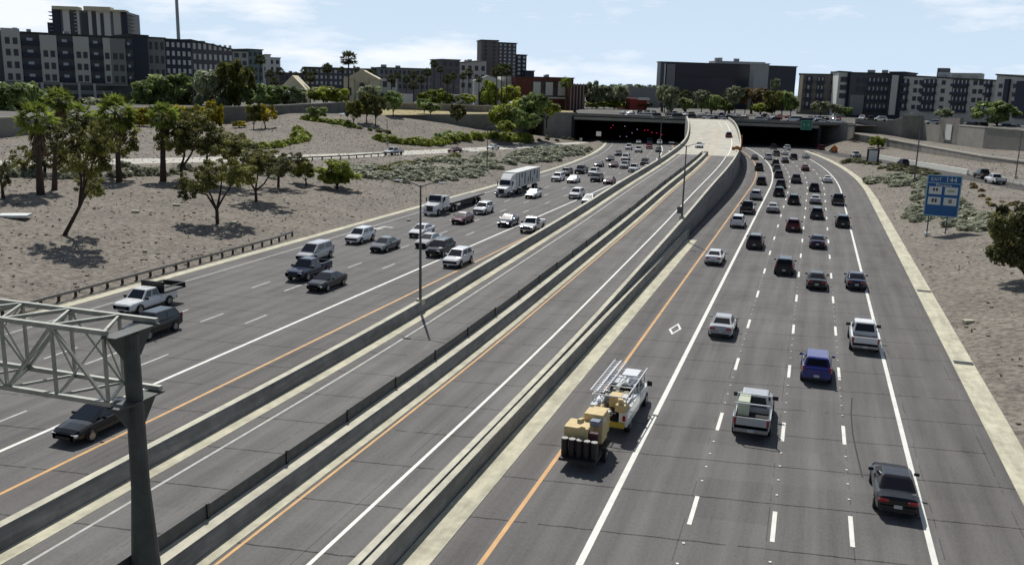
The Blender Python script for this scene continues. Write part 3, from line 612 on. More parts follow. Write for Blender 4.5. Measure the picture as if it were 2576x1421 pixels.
def hdg(a, c): d = c-a; return math.atan2(-d.x, d.y)
hl = hdg(G(1015, 386), G(940, 389)); on_ground('pickup', 'white', 990, 390, hl, 'white pickup with dark load on the left exit ramp by its guardrail')
on_ground('sedan', 'maroon', 1144, 384, hdg(G(1200, 378), G(1100, 384)), 'maroon car on the left exit ramp behind the sage bushes'); on_ground('sedan', 'white', 1240, 376, hdg(G(1280, 374), G(1200, 378)), 'white car on the left exit ramp behind the lamp post')
hr_ = hdg(G(2300, 422), G(2200, 403))
on_ground('van', 'maroon', 2064, 377, hr_, 'dark red van entering the right ramp at the tunnel mouth'); on_ground('sedan', 'dark', 2096, 384, hr_, 'dark car on the right ramp beside the orange sign')
on_ground('pickup', 'white', 2152, 396, hr_, 'white pickup on the right ramp nearing the small sign board'); on_ground('suv', 'navy', 2271, 417, hr_, 'dark blue vehicle on the right ramp left of the tall lamp post')
on_ground('pickup', 'black', 2472, 449, hr_, 'black pickup on the right ramp ahead of the white pickup'); on_ground('pickup', 'white', 2502, 462, hr_, 'white pickup on the right ramp near the right edge')
def on_ramp(kind, col, u, v, away, label):
    best = None
    for k in range(400):
        Y = 180+k*.4; p = PZ(u, v, rz_(Y)); e = abs(p.y-Y)
        if best is None or e < best[0]: best = (e, p, Y)
    p = best[1]; Y = best[2]; h = heading(rx_, Y); sl_ = math.atan2(rz_(Y+3)-rz_(Y-3), 6)
    return place(kind, col, p+Vector((0, 2.2, .02)), h+(0 if away else math.pi), 1, label, tilt=sl_ if away else -sl_)
on_ramp('sedan', 'white', 1756, 373, False, 'white car descending the pale central ramp towards us'); on_ramp('suv', 'maroon', 1831, 347, True, 'dark red vehicle climbing the pale central ramp')
# ------------------------------------------------------------------ lorries and the service truck
def wheels(root, ys, hw, r, w=.3, n=16, dual=False):
    for y in ys:
        for s in (-1, 1):
            o = MB().cyl((s*(hw-w/2), y, r), (1, 0, 0), r, w*(1.9 if dual else 1), n).obj('wheel', M_tyre, root, smooth=False)
            MB().cyl((s*(hw-w/2+w/2*(1.9 if dual else 1)+.005), y, r), (1, 0, 0), r*.55, .02, 12).obj('rim', M_rim, o)
M_chassis = mat('chassis_black', (.022, .022, .024), .6); M_boxw = mat('box_trailer_white', (.62, .64, .62), .5, var=.06, scale=.6)
def tractor(root, m, high=True):
    W2 = 1.2
    b = MB(); b.rings([[(-W2, -3.4, 1.0), (W2, -3.4, 1.0), (W2, -3.4, 2.7), (-W2, -3.4, 2.7)], [(-W2, -.9, 1.0), (W2, -.9, 1.0), (W2, -.9, 2.75), (-W2, -.9, 2.75)]])
    b.rings([[(-1.12, -.9, .7), (1.12, -.9, .7), (1.12, -.9, 2.0), (-1.12, -.9, 2.0)], [(-1.1, -.4, .7), (1.1, -.4, .7), (1.1, -.4, 1.95), (-1.1, -.4, 1.95)], [(-1.0, 1.2, .7), (1.0, 1.2, .7), (.95, 1.2, 1.62), (-.95, 1.2, 1.62)], [(-.9, 1.45, .75), (.9, 1.45, .75), (.8, 1.4, 1.4), (-.8, 1.4, 1.4)]])
    b.rings([[(-1.15, -.9, 2.0), (1.15, -.9, 2.0), (1.05, -.9, 2.95), (-1.05, -.9, 2.95)], [(-1.12, -.45, 1.95), (1.12, -.45, 1.95), (1.0, -.75, 2.95), (-1.0, -.75, 2.95)]])
    b.obj('cab', m, root, bevel=.06)
    if high: MB().rings([[(-1.15, -3.3, 2.7), (1.15, -3.3, 2.7), (1.15, -3.3, 3.85), (-1.15, -3.3, 3.85)], [(-1.1, -1.6, 2.7), (1.1, -1.6, 2.7), (1.0, -2.0, 3.75), (-1.0, -2.0, 3.75)], [(-1.0, -.75, 2.9), (1.0, -.75, 2.9), (.9, -.9, 3.05), (-.9, -.9, 3.05)]]).obj('roof_fairing', m, root, bevel=.05)
    c = MB(); panel(c, [(1.08, -.40, 2.02), (-1.08, -.40, 2.02), (-.98, -.72, 2.85), (.98, -.72, 2.85)], (.04, .04, .05, .05), .04); c.obj('windscreen', M_glass, root)
    for s in (-1, 1):
        MB().box((s*1.17, -1.35, 2.35), (.06, .8, .6)).obj('side_window', M_glass, root); MB().box((s*1.4, -.55, 2.2), (.12, .2, .6)).obj('mirror', M_chassis, root)
        MB().box((s*.95, 1.2, 1.05), (.3, .3, .25)).obj('headlight', M_lampw, root, bevel=.03); MB().cyl((s*1.0, -2.9, 1.0), (0, 1, 0), .33, 1.2, 14).obj('fuel_tank', M_rim, root)
    MB().box((0, 1.42, 1.1), (1.0, .1, .8)).obj('grille', M_chassis, root); MB().box((0, 1.5, .55), (2.3, .25, .35)).obj('bumper', M_rim if high else m, root, bevel=.03)
    MB().box((0, -4.6, .95), (.9, 4.6, .25)).obj('frame', M_chassis, root); wheels(root, [.55], 1.2, .5); wheels(root, [-4.6, -5.9], 1.2, .5, dual=True)
def semi(u, v, kind, label):
    p = PZ(u, v, 0); x = lerp(p.x, -51.6, .4); r = tag(empty('semi_truck', (x, p.y+1.6, 0), math.pi), label, 'truck', 'traffic on the left carriageway')
    r.scale = (1.0,)*3; tractor(r, paint('white'), kind == 'box')
    if kind == 'box':
        b = MB().box((0, -10.7, 2.62), (2.55, 14.6, 2.85)); b.obj('box_trailer', M_boxw, r, bevel=.04)
        for i, (y, h, z, w) in enumerate(((-4.9, 2.3, 2.6, .45), (-6.4, .9, 3.3, .6), (-8.2, 2.0, 2.7, .6), (-10.3, 1.0, 2.2, .5), (-11.6, 1.9, 2.8, .55), (-13.0, .7, 2.0, .5), (-14.2, 1.0, 3.3, .7), (-16.0, 1.6, 2.7, .6))):
            for s in (-1, 1): MB().rings([[(s*1.276, y-w/2, z-h/2), (s*1.276, y+w/2, z-h/2), (s*1.276, y+w*.3, z+h/2), (s*1.276, y-w*.6, z+h/2)], [(s*1.29, y-w/2, z-h/2), (s*1.29, y+w/2, z-h/2), (s*1.29, y+w*.3, z+h/2), (s*1.29, y-w*.6, z+h/2)]]).obj('side_graphic', mat('dark_green_graphic', (.03, .055, .05), .6), r)
        MB().box((0, -11, 1.1), (1.1, 13, .2)).obj('chassis', M_chassis, r); wheels(r, [-14.6, -15.9], 1.2, .5, dual=True)
    else:
        MB().box((0, -11.5, 1.32), (2.5, 14.5, .22)).obj('flat_bed', M_chassis, r); MB().box((0, -11.5, 1.05), (1.0, 14, .4)).obj('chassis', M_chassis, r); wheels(r, [-14.8, -16.4], 1.2, .5, dual=True)
        for s in (-1, 1): MB().box((s*1.0, -11.5, .8), (.08, 6, .5)).obj('side_guard', M_chassis, r)
semi(1064, 543, 'flat', 'white day-cab truck towing an empty black flatbed trailer in the outermost left lane'); semi(1262, 497, 'box', 'white semi truck with patterned white box trailer in the outermost left lane')
# flat-bed pickup
p = PZ(305, 796, 0); r = tag(empty('flatbed_pickup', (p.x, p.y+2.9, 0), math.pi), 'white crew-cab pickup with black open flatbed beside the left guardrail', 'pickup truck', 'traffic on the left carriageway')
src = PROTO[('pickup', 0)]
for c in src.children:
    if c.name.split('.')[0] in ('tailgate', 'bed_floor'): continue
    d = copy_tree(c, r)
for c in r.children:
    for s in c.material_slots:
        if s.material == M_slot: s.link = 'OBJECT'; s.material = paint('white')
b = MB().box((0, -2.3, 1.28), (2.4, 2.9, .12)).box((0, -.98, 1.75), (2.3, .1, .9)).box((0, -3.7, 1.5), (2.3, .08, .4)); b.obj('flat_bed', M_chassis, r)
MB().beam((1.1, -1.0, 1.7), (1.1, -3.7, 1.65), .1).beam((-1.1, -1.0, 1.7), (-1.1, -3.7, 1.65), .1).obj('bed_rail', M_chassis, r)
# luggage / racks on the silver pickup
# service truck towing an attenuator trailer
p = PZ(1478, 1172, 0); x0, y0 = -10.0, p.y-.8
tr = tag(empty('attenuator_trailer', (x0+.1, y0, 0), -.03), 'small trailer with cream crash boxes and dark barrels behind the utility truck', 'trailer', 'traffic on the right carriageway')
M_tan = mat('cream_plastic_box', (.66, .52, .27), .7, var=.1); M_barrel = mat('dark_barrel', (.02, .017, .022), .5)
MB().box((0, 1.6, .55), (1.9, 3.4, .14)).obj('chassis', M_chassis, tr); wheels(tr, [1.8], 1.1, .34)
MB().box((-.35, 1.45, 1.35), (1.3, 1.3, 1.3)).obj('crash_box', M_tan, tr, bevel=.05); MB().box((.25, 2.55, 1.6), (1.05, 1.1, 1.6)).obj('crash_box', M_tan, tr, bevel=.05); MB().box((.25, 3.5, 1.55), (.9, .7, 1.3)).obj('crash_box', M_tan, tr, bevel=.05)
MB().box((.35, 1.0, 1.25), (.9, .3, 1.1)).obj('box_frame', mat('maroon_frame', (.07, .02, .03), .6), tr)
for k in range(5): 
    bb = MB().cyl((-.78+k*.39, .35, 1.0), (0, 0, 1), .18, 1.05, 14).obj('barrel', M_barrel, tr); MB().cyl((-.78+k*.39, .35, 1.54), (0, 0, 1), .175, .05, 14).obj('lid', mat('grey_barrel_lid', (.42, .40, .38), .6), bb)
MB().beam((0, 3.3, .5), (.1, 5.0, .55), .12).obj('drawbar', M_chassis, tr)
st = tag(empty('utility_truck', (x0+.55, y0+5.2, 0), -.02), 'white utility truck stacked with ladders and cream boxes in the carpool lane', 'truck', 'traffic on the right carriageway')
wm = paint('white')
MB().box((-.85, 1.6, 1.15), (.5, 3.3, .9)).obj('side_locker', wm, st, bevel=.03); MB().box((.85, 1.6, 1.15), (.5, 3.3, .9)).obj('side_locker', wm, st, bevel=.03)
MB().box((0, 1.6, .85), (1.3, 3.3, .2)).obj('bed', M_chassis, st)
cb = hull([(3.25, 1.0, 1.25, .5), (3.3, 1.02, 1.32, .45), (5.4, 1.02, 1.3, .45), (6.4, 1.0, 1.22, .45), (7.0, .93, 1.1, .5), (7.1, .85, .95, .55)], .45)
q0 = [(-.92, 3.3, 1.3), (.92, 3.3, 1.3), (.92, 5.75, 1.28), (-.92, 5.75, 1.28)]; q1 = [(-.78, 3.42, 2.05), (.78, 3.42, 2.05), (.76, 4.9, 2.07), (-.76, 4.9, 2.07)]; cb.rings([q0, q1]); cb.obj('cab', wm, st, bevel=.04)
for nm, q, m_ in (('windscreen', [q0[2], q0[3], q1[3], q1[2]], M_glass), ('rear_window', [q0[0], q0[1], q1[1], q1[0]], M_glassd), ('side_window', [q0[1], q0[2], q1[2], q1[1]], M_glass), ('side_window', [q0[3], q0[0], q1[0], q1[3]], M_glass)):
    c = MB(); panel(c, q, (.08, .08, .1, .12), .015); c.obj(nm, m_, st)
wheels(st, [1.2, 5.9], 1.04, .42)
ra = MB()
for y in (.1, 1.9, 3.6, 5.2):
    for s in (-1, 1): ra.beam((s*.95, y, 1.5), (s*.95, y, 2.35), .06)
    ra.beam((-.95, y, 2.35), (.95, y, 2.35), .06)
for s in (-1, 1): ra.beam((s*.95, -.1, 2.35), (s*.95, 6.0, 2.35), .06)
ra.obj('ladder_rack', mat('white_rack', (.7, .7, .72), .4), st)
for k, (x, z) in enumerate(((-.62, 2.45), (-.95, 2.5))):
    ld = MB(); 
    for s in (-.2, .2): ld.beam((x+s, .2, z), (x+s, 6.3, z+.05), .05)
    for i in range(18): ld.beam((x-.2, .35+i*.34, z), (x+.2, .35+i*.34, z), .04)
    ld.obj('ladder', mat('aluminium_ladder', (.75, .76, .78), .35, metal=.3), st)
MB().box((.2, 1.0, 1.75), (.7, .8, .9)).obj('cargo_box', M_tan, st, bevel=.04); MB().box((.25, 2.1, 1.6), (.8, .8, .7)).obj('cargo_box', mat('olive_cargo_box', (.25, .24, .16), .7), st, bevel=.04); MB().box((.3, 4.5, 2.42), (.9, 1.3, .1)).obj('roof_panel', wm, st); MB().box((-.75, -.1, 1.75), (.4, 1.1, .5)).obj('pipe_case', wm, st, bevel=.1)
MB().box((.2, -.12, .8), (1.5, .12, .3)).obj('bumper', mat('yellow_bumper', (.55, .40, .05), .5), st)
eqr = random.Random(5); eqm = [M_sheet, M_tan, mat('grey_case', (.25, .26, .27), .6), mat('blue_grey_tarp', (.22, .26, .34), .7), M_chassis, mat('pale_pipe', (.62, .62, .58), .5)]
for k in range(16):
    x, y, z = eqr.uniform(-.85, .85), eqr.uniform(.1, 3.1), eqr.uniform(1.45, 2.1)
    if k % 3: MB().box((0, 0, 0), (eqr.uniform(.25, .6), eqr.uniform(.3, .9), eqr.uniform(.12, .45)), rz=eqr.uniform(-.3, .3)).obj('equipment', eqm[k % 6], st, bevel=.02).location = (x, y, z)
    else: MB().cyl((0, 0, 0), (eqr.uniform(-.2, .2), 1, 0), .06, eqr.uniform(1.2, 2.6), 8).obj('pipe', eqm[k % 6], st).location = (x, y+.6, 2.3)
for k in range(7): MB().box((0, 0, 0), (eqr.uniform(.2, .5), eqr.uniform(.2, .5), eqr.uniform(.08, .3)), rz=eqr.uniform(-.5, .5)).obj('equipment', eqm[k % 6], tr, bevel=.02).location = (eqr.uniform(-.8, .7), eqr.uniform(.9, 3.4), eqr.uniform(1.9, 2.35))
for s in (-1, 1): MB().box((s*.9, -.06, 1.2), (.16, .06, .3)).obj('tail_light', M_lampr, st)
for s in (-1, 1): MB().box((s*1.25, 5.4, 1.6), (.3, .1, .3)).obj('mirror', M_chassis, st)
# rack and gear in the silver pickup: find it
for o in list(COL.objects):
    if o.get('label', '').startswith('silver pickup'):
        y = -1.5
        rk = MB()
        for yy in (-.9, -2.6):
            for s in (-1, 1): rk.beam((s*.9, yy, 1.2), (s*.9, yy, 1.95), .06)
            rk.beam((-.9, yy, 1.95), (.9, yy, 1.95), .06)
        rk.obj('cargo_rack', paint('white'), o); MB().box((-.5, -1.3, 1.45), (.6, 1.4, .8)).obj('tool_chest', mat('pale_chest', (.5, .55, .42), .6), o)
# ------------------------------------------------------------------ gantry
ga = tag(empty('sign_gantry', (-22.5, 25, 0)), 'grey steel box-truss sign gantry on a thick column at lower left', 'sign gantry')
b = MB(); n = 14
b.rings([[(math.cos(a*2*math.pi/n)*r_, math.sin(a*2*math.pi/n)*r_, z) for a in range(n)] for z, r_ in ((.0, .60), (1.8, .48), (4.2, .34), (10.1, .28))]); b.obj('column', M_column, ga, smooth=False)
zt, zb_ = 10.35, 7.75; yn, yf_ = -1.0, 1.05; xe = -39.0
def bmz(nm, a, c, w): return MB().beam(a, c, w).obj(nm, M_gantry, ga)
for y in (yn, yf_):
    for z in (zt, zb_): bmz('chord', (-.1 if y == yn else .3, y, z), (xe, y, z), .17)
pan = 2.3; k = 0; x = -.25; mem = {yn: MB(), yf_: MB(), 't': MB(), 'b': MB(), 'd': MB()}
i = 0
while x > xe:
    for y in (yn, yf_):
        off = 0 if y == yn else -1.15
        xa, xb = x+off, max(x+off-pan, xe)
        mem[y].beam((xa, y, zt), (xa, y, zb_), .10)
        mem[y].beam((xa, y, zt if i % 2 else zb_), (xb, y, zb_ if i % 2 else zt), .10)
    mem['t'].beam((x, yn, zt), (x-1.15, yf_, zt), .09); mem['t'].beam((x-1.15, yf_, zt), (x-pan, yn, zt), .13)
    mem['b'].beam((x, yn, zb_), (x-1.15, yf_, zb_), .09); mem['b'].beam((x-1.15, yf_, zb_), (x-pan, yn, zb_), .09)
    mem['d'].beam((x-1.15, yf_, zt), (x-pan, yn, zb_), .05); mem['d'].beam((x, yn, zt), (x-1.15, yf_, zb_), .05)
    x -= pan; i += 1
for k_, nm in ((yn, 'front_lattice'), (yf_, 'rear_lattice'), ('t', 'top_bracing'), ('b', 'bottom_bracing'), ('d', 'cross_bracing')): mem[k_].obj(nm, M_gantry, ga)
for z, nm in ((10.2, 'saddle'), (7.6, 'saddle')):
    s = MB(); s.box((.05, .02, z), (.62, 2.3, .06))
    for sgn in (-1, 1):
        s.rings([[(x_, sgn*.3, z-.03), (x_, sgn*1.12, z-.03), (x_, sgn*1.05, z-.16), (x_, sgn*.42, z-1.0)] for x_ in (.0, .05)])
    s.obj(nm, M_column, ga)
mb = MB(); mb.rings([[(xe+math.cos(a*2*math.pi/n)*r_, math.sin(a*2*math.pi/n)*r_, z) for a in range(n)] for z, r_ in ((.0, .55), (10.1, .40))]); mb.obj('column', M_column, ga)
# ------------------------------------------------------------------ lamp posts
def lamp(p, h, label, arms, r=.13, base=True, nm='street_lamp', alen=1.7, dirv=None):
    t = tag(empty(nm, p), label, 'street lamp', 'lamp posts along the freeway'); MB().tube([(0, 0, 0), (0, 0, h*.5), (0, 0, h)], [r, r*.8, r*.55], 10).obj('pole', M_pole, t)
    if base: MB().box((0, 0, .25), (.6, .6, .5)).obj('base_plinth', M_barr, t, bevel=.03)
    for s in arms:
        MB().tube([(0, 0, h-.15), (s*alen*.5, 0, h+.18), (s*alen, 0, h+.3)], [.05, .045, .04], 6).obj('arm', M_pole, t); MB().box((s*(alen+.25), 0, h+.28), (.7, .28, .12)).obj('lamp_head', mat('lamp_head_grey', (.42, .43, .45), .5), t, bevel=.03)
    return t
def lamp_px(p, vt, **k):
    h = ztop(p, proj(p)[0], vt)-p.z; return lamp(p, h, **k)
def proj(p): q = p-O; d = q.dot(cf); return 1288+FPX*q.dot(cr)/d, 710.5-FPX*q.dot(cu)/d
Y1 = 67.5; p = Vector((-30.25, Y1, .9)); lamp_px(p, 466, label='double-armed lamp post on the median barrier left of centre', arms=(-1, 1), base=True)
p = Vector((-15.4, 118, 2.5)); lamp_px(p, 366, label='double-armed lamp post with junction box on the ramp parapet', arms=(-1, 1)); 
bx = MB().box((-.35, .3, 1.3), (.7, .4, .9)).obj('junction_box', M_pole, [o for o in COL.objects if o.get('label', '').startswith('double-armed lamp post with junction')][0])
p = Vector((-30.3, 190, rz_(190)+.9)); lamp_px(p, 300, label='far double-armed lamp post rising in front of the left tunnel mouth', arms=(-1, 1))
def lampG(u, v, vt, label, arms, nm='street_lamp', r=.12): p = G(u, v); return lamp_px(p, vt, label=label, arms=arms, nm=nm, r=r)
lampG(1225, 430, 320, 'plain lamp post left of the box trailer among sage bushes', (1,)); lampG(2299, 462, 290, 'tall lamp post right of the roadway near the blue sign', (-1,), r=.16)
lampG(2554, 450, 330, 'slim lamp post at the right edge beside the railing', (-1,)); lampG(974, 362, 300, 'short thin post on the slope above the left exit ramp', ())
q = G(489, 285); lamp_px(q, 140, label='pale lamp post rising above the green trees at left', arms=(1,))
# tall mast far left
q = W(452, 150, 420); q.z = 9.5; t = tag(empty('tall_mast', q), 'tall bare grey mast rising out of the picture at top left', 'mast'); MB().tube([(0, 0, 0), (0, 0, 80)], [.95, .55], 12).obj('shaft', M_steel, t)
# ------------------------------------------------------------------ guard rails
def guardrail(pts, label, sp=1.9, end=True):
    """pts: base line on the ground"""
    t = tag(empty('guardrail', pts[0]), label, 'guardrail'); o0 = pts[0]
    L_ = [0]
    for a, c in zip(pts, pts[1:]): L_.append(L_[-1]+(c-a).length)
    def at(s):
        for i in range(len(pts)-1):
            if s <= L_[i+1]: return pts[i].lerp(pts[i+1], (s-L_[i])/(L_[i+1]-L_[i]))
        return pts[-1].copy()
    rs = []; n = int(L_[-1]/sp)
    for i in range(n+1):
        p = at(i*sp)-o0; d = (at(min(L_[-1], i*sp+.5))-at(max(0, i*sp-.5))).normalized(); nr = Vector((d.y, -d.x, 0))
        rs.append([p+nr*x+Vector((0, 0, z)) for x, z in ((.0, .48), (.07, .52), (.02, .62), (.07, .72), (0, .78), (-.04, .62))])
        if i < 100: MB().box(p+Vector((0, 0, .35))-nr*.15, (.18, .18, .8)).obj('post', M_wood, t)
    b = MB().rings(rs); b.obj('rail', M_rail, t); return t
YY = [36, 50, 65, 80, 92, 97]; pts = []
for Y in YY: x = -60.1; pts.append(Vector((x, Y, .1)))
pts[-1].x -= .7
guardrail(pts, 'long steel guardrail on timber posts along the left carriageway edge', sp=1.9)
guardrail([lerp(a, c, .12)+Vector((0, 0, .1)) for a, c in ((G(1000, 391), G(1000, 391)), (G(870, 401), G(870, 401)), (G(760, 406), G(760, 406)), (G(640, 410), G(640, 410)))], 'steel guardrail along the left exit ramp below the white pickup', sp=3.4)
# ------------------------------------------------------------------ signs
def facing(p, extra=0.): d = O-p; return math.atan2(d.x, -d.y)+extra     # local -Y looks to the camera
def text(s, size, loc, m, parent, name='lettering', sx=1.):
    c = bpy.data.curves.new(name, 'FONT'); c.body = s; c.size = size; c.extrude = .004; c.align_x = 'CENTER'; c.align_y = 'CENTER'; c.space_character = 1.05
    o = bpy.data.objects.new(name, c); COL.objects.link(o); dg = bpy.context.evaluated_depsgraph_get(); me = bpy.data.meshes.new_from_object(o.evaluated_get(dg)); bpy.data.objects.remove(o); bpy.data.curves.remove(c)
    me.materials.clear(); me.materials.append(m); ob = bpy.data.objects.new(name, me); COL.objects.link(ob); ob.parent = parent; ob.location = loc; ob.rotation_euler = (math.pi/2, 0, 0); ob.scale = (sx, 1, 1); return ob
gl_ = G(2331, 594); gr_ = G(2377, 588); D_ = dep(gl_); s = FPX/D_
mid = (gl_+gr_)/2; sg = tag(empty('service_sign', mid, math.atan2((gr_-gl_).y, (gr_-gl_).x)), 'tall blue exit services sign with four white logo panels on two posts', 'sign')
Hs = 100/s; Ws = 76/s; zc = (592-494)/s+Hs*0
MB().box((.25, -.1, zc), (Ws, .08, Hs)).obj('sign_panel', M_blue, sg)
fr = MB()
for a in (-1, 1): fr.box((.25+a*Ws/2, -.15, zc), (.14, .04, Hs+.14)); fr.box((.25, -.15, zc+a*Hs/2), (Ws+.0, .04, .14))
fr.box((.25, -.15, zc+Hs*.315), (Ws, .03, .10)); fr.obj('border', mat('pale_blue_border', (.35, .52, .62), .5), sg)
for a in (-1, 1):
    for zz in (.13, -.13):
        MB().box((.25+a*Ws*.235, -.16, zc+Hs*zz), (Ws*.38, .03, Hs*.19)).obj('logo_panel', M_sheet, sg)
text('EXIT', Ws*.155, (.25-Ws*.24, -.2, zc+Hs*.40), M_sheet, sg); text('144', Ws*.22, (.25+Ws*.20, -.2, zc+Hs*.40), M_sheet, sg); text('Phoenix', Ws*.14, (.25, -.2, zc+Hs*.26), M_sheet, sg)
M_ink = mat('dark_ink', (.05, .05, .055), .6)
for a, zz, w_, h_ in ((-1, .15, .15, .07), (-1, -.12, .15, .09), (1, -.12, .09, .09)):
    for k in (-1, 1): MB().box((.25+a*Ws*.235+k*Ws*w_*.3, -.185, zc+Hs*zz), (Ws*w_*.4, .02, Hs*h_)).obj('logo_mark', M_ink, sg)
MB().box((.25+Ws*.235, -.185, zc+Hs*.13), (Ws*.2, .02, Hs*.04)).obj('logo_mark', mat('pale_green_ink', (.35, .42, .28), .6), sg)
for gpt in (gl_, gr_):
    q = sg.matrix_world; dx = (gpt-mid).length*(-1 if gpt is gl_ else 1)
    MB().box((dx, 0, zc*.5), (.16, .16, zc+1.2)).obj('post', M_pole, sg); MB().cyl((dx, 0, .08), (0, 0, 1), .38, .3, 12).obj('footing', M_sheet, sg)
def sign(name, p, w, h, m, label, post=True, hh=2.2, rot=0, cat='sign', ex=0, mark=None):
    t = tag(empty(name, p, facing(p, ex)), label, cat); o = MB().box((0, -.05, 0), (w, .05, h)).obj('sign_face', m, t); o.location = (0, 0, hh); o.rotation_euler = (0, rot, 0)
    if post: MB().box((0, .04, hh/2), (.1, .1, hh)).obj('post', M_pole, t)
    if mark: mark(t)
    return t
p = G(2098, 386); sign('warning_sign', p, 1.7, 1.7, M_orange, 'orange diamond warning sign beside the right ramp entrance', hh=1.6, rot=R(45))
p = G(2194, 412); t = sign('sign_board', p, 2.2, 3.0, M_sheet, 'small white framed sign board on the verge in front of the right ramp', hh=2.1); MB().box((0, 0, 2.1), (3.2, .06, 3.6)).obj('dark_backing', M_blk, t)
z0_ = (O + ray(2018, 313)*dep(onp(tlen-4)))
gs_ = tag(empty('green_sign', onp(tlen-4.5)+Vector((0, -.6, zpR-1.3)), 0), 'green guide sign hung on the right tunnel parapet', 'sign'); gs_.rotation_euler = (0, 0, math.atan2(dpt.y, dpt.x))
MB().box((0, 0, 0), (3.9, .1, 3.3)).obj('sign_face', M_green, gs_)
fr = MB()
for a in (-1, 1): fr.box((a*1.9, -.07, 0), (.14, .04, 3.3)); fr.box((0, -.07, a*1.6), (3.9, .04, .14))
fr.obj('border', mat('pale_green_border', (.30, .62, .50), .5), gs_)
MB().beam((-.5, -.09, .7), (0, -.09, -.8), .2, .04).beam((.5, -.09, .7), (0, -.09, -.8), .2, .04).beam((-.9, -.09, -.5), (-.9, -.09, .6), .2, .04).beam((.9, -.09, -.5), (.9, -.09, .6), .2, .04).obj('arrow_mark', M_sheet, gs_)
p = onp((Vector((-14.0+rx_(300), 336, 0))-PL).dot(dpt)); q = W(1863, 354, dep(Vector((-23.6, 290, 7)))); t = tag(empty('orange_sign', q, R(25)), 'tall orange sign plate clamped outside the ramp parapet at the curve', 'sign'); MB().box((0, 0, 0), (1.1, .1, 3.6)).obj('sign_face', M_orange, t); MB().box((0, -.07, .3), (.6, .03, 1.6)).obj('sign_mark', M_blk, t)
q = Vector((-15.5+rx_(219), 219, rz_(219)+.95)); t = tag(empty('hazard_marker', q, facing(q)), 'pair of small orange warning plates on the ramp parapet', 'sign')
for k in (-.75, .0, .75): MB().box((k, 0, .75+(.2 if k == 0 else 0)), (.8, .06, .8)).obj('plate', mat('faded_orange_plate', (.42, .17, .04), .6), t).rotation_euler = (0, 0, 0)
MB().box((0, .05, .4), (.1, .1, 1.0)).obj('post', M_pole, t)
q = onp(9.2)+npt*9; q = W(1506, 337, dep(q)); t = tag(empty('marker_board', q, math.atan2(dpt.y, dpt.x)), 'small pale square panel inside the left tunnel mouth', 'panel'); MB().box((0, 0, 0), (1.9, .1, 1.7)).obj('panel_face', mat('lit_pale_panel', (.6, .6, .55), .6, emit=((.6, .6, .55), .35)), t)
q = G(1461, 362); sign('small_sign', q, .9, .9, M_sheet, 'small grey round sign at the gore by the left tunnel mouth', hh=1.5)
q = onp(tR+1.5)+Vector((0, -1.2, zpR-2.0)); t = tag(empty('round_lamp', q), 'small pale round lamp under the deck right of the ramp top', 'lamp'); MB().cyl((0, 0, 0), (0, 1, 0), .45, .3, 16).obj('lens', M_sheet, t)
# tail and head lamps of queued cars glimpsed inside the tunnel are small lit lamps
tl_ = mat('lit_red_lamp', (.5, .01, .03), .5, emit=((1., .03, .12), .9)); wl_ = mat('lit_violet_lamp', (.5, .3, .6), .5, emit=((.8, .45, 1.), .6))
for i, (u, v, k) in enumerate(((1542, 316, 0), (1537, 322, 0), (1572, 318, 1), (1603, 326, 1), (1622, 328, 0), (1630, 328, 0), (1640, 334, 0), (1652, 335, 0), (1590, 335, 1), (1576, 344, 1), (1560, 344, 1), (1665, 339, 0))):
    q = W(u, v, dep(onp(20))+42); t = tag(empty('tunnel_lamp', q), 'small glowing lamp in the dark of the left tunnel', 'lamp', 'small lamps glowing inside the left tunnel'); MB().box((0, 0, 0), (.45, .2, .22)).obj('lens', wl_ if k else tl_, t, bevel=.05)
# pavement symbols and slabs
b = MB(); out_ = [PZ(*c, .014) for c in ((1682.3, 828), (1707, 813), (1714.2, 827.2), (1690, 841.4))]; ctr = sum(out_, Vector())/4; inn = [c.lerp(ctr, .34) for c in out_]
for i in range(4): b.face([out_[i], out_[(i+1) % 4], inn[(i+1) % 4], inn[i]])
o = b.obj('road_marking', M_white); o['kind'] = 'structure'
b = MB(); q = PZ(960, 572, .014)
b.face([(q.x-.25, q.y-1.3, .014), (q.x+.25, q.y-1.3, .014), (q.x+.25, q.y+1.0, .014), (q.x-.25, q.y+1.0, .014)]); b.face([(q.x-.9, q.y-1.0, .015), (q.x, q.y-2.6, .015), (q.x+.9, q.y-1.0, .015)][::-1]); b.face([(q.x+.25, q.y+.2, .016), (q.x+1.5, q.y+.2, .016), (q.x+1.5, q.y+.8, .016), (q.x+.25, q.y+.8, .016)])
o = b.obj('road_marking', M_wdull); o['kind'] = 'structure'
for i, (u, v, w_, l_) in enumerate(((35.6, 545, 3.2, 2.0), (341, 534.7, .9, .6), (444, 518, .9, .6), (586.6, 562.5, .9, .6), (364.6, 634.4, .4, .4), (2190, 449, 1.4, .7), (2436, 812, .9, .5), (1028, 556, .5, .4))):
    q = G(u, v); t = tag(MB().box((0, 0, .12), (w_, l_, .3)).obj('concrete_pad', M_sheet if i == 0 else M_cream, None, bevel=.03), ['large bright white concrete pad at the far left of the slope', 'small pale box cover below the second palm', 'small pale box cover below the third palm', 'small pale box cover right of the forked tree', 'tiny pale cap low on the left slope above the guardrail', 'flat pale pad on the right verge near the tall lamp post', 'flat pale pad on the right slope below the sign', 'tiny pale cap beside the left gutter near the flatbed trailer'][i], 'utility cover'); t.location = q; t.rotation_euler = (0, 0, .5)
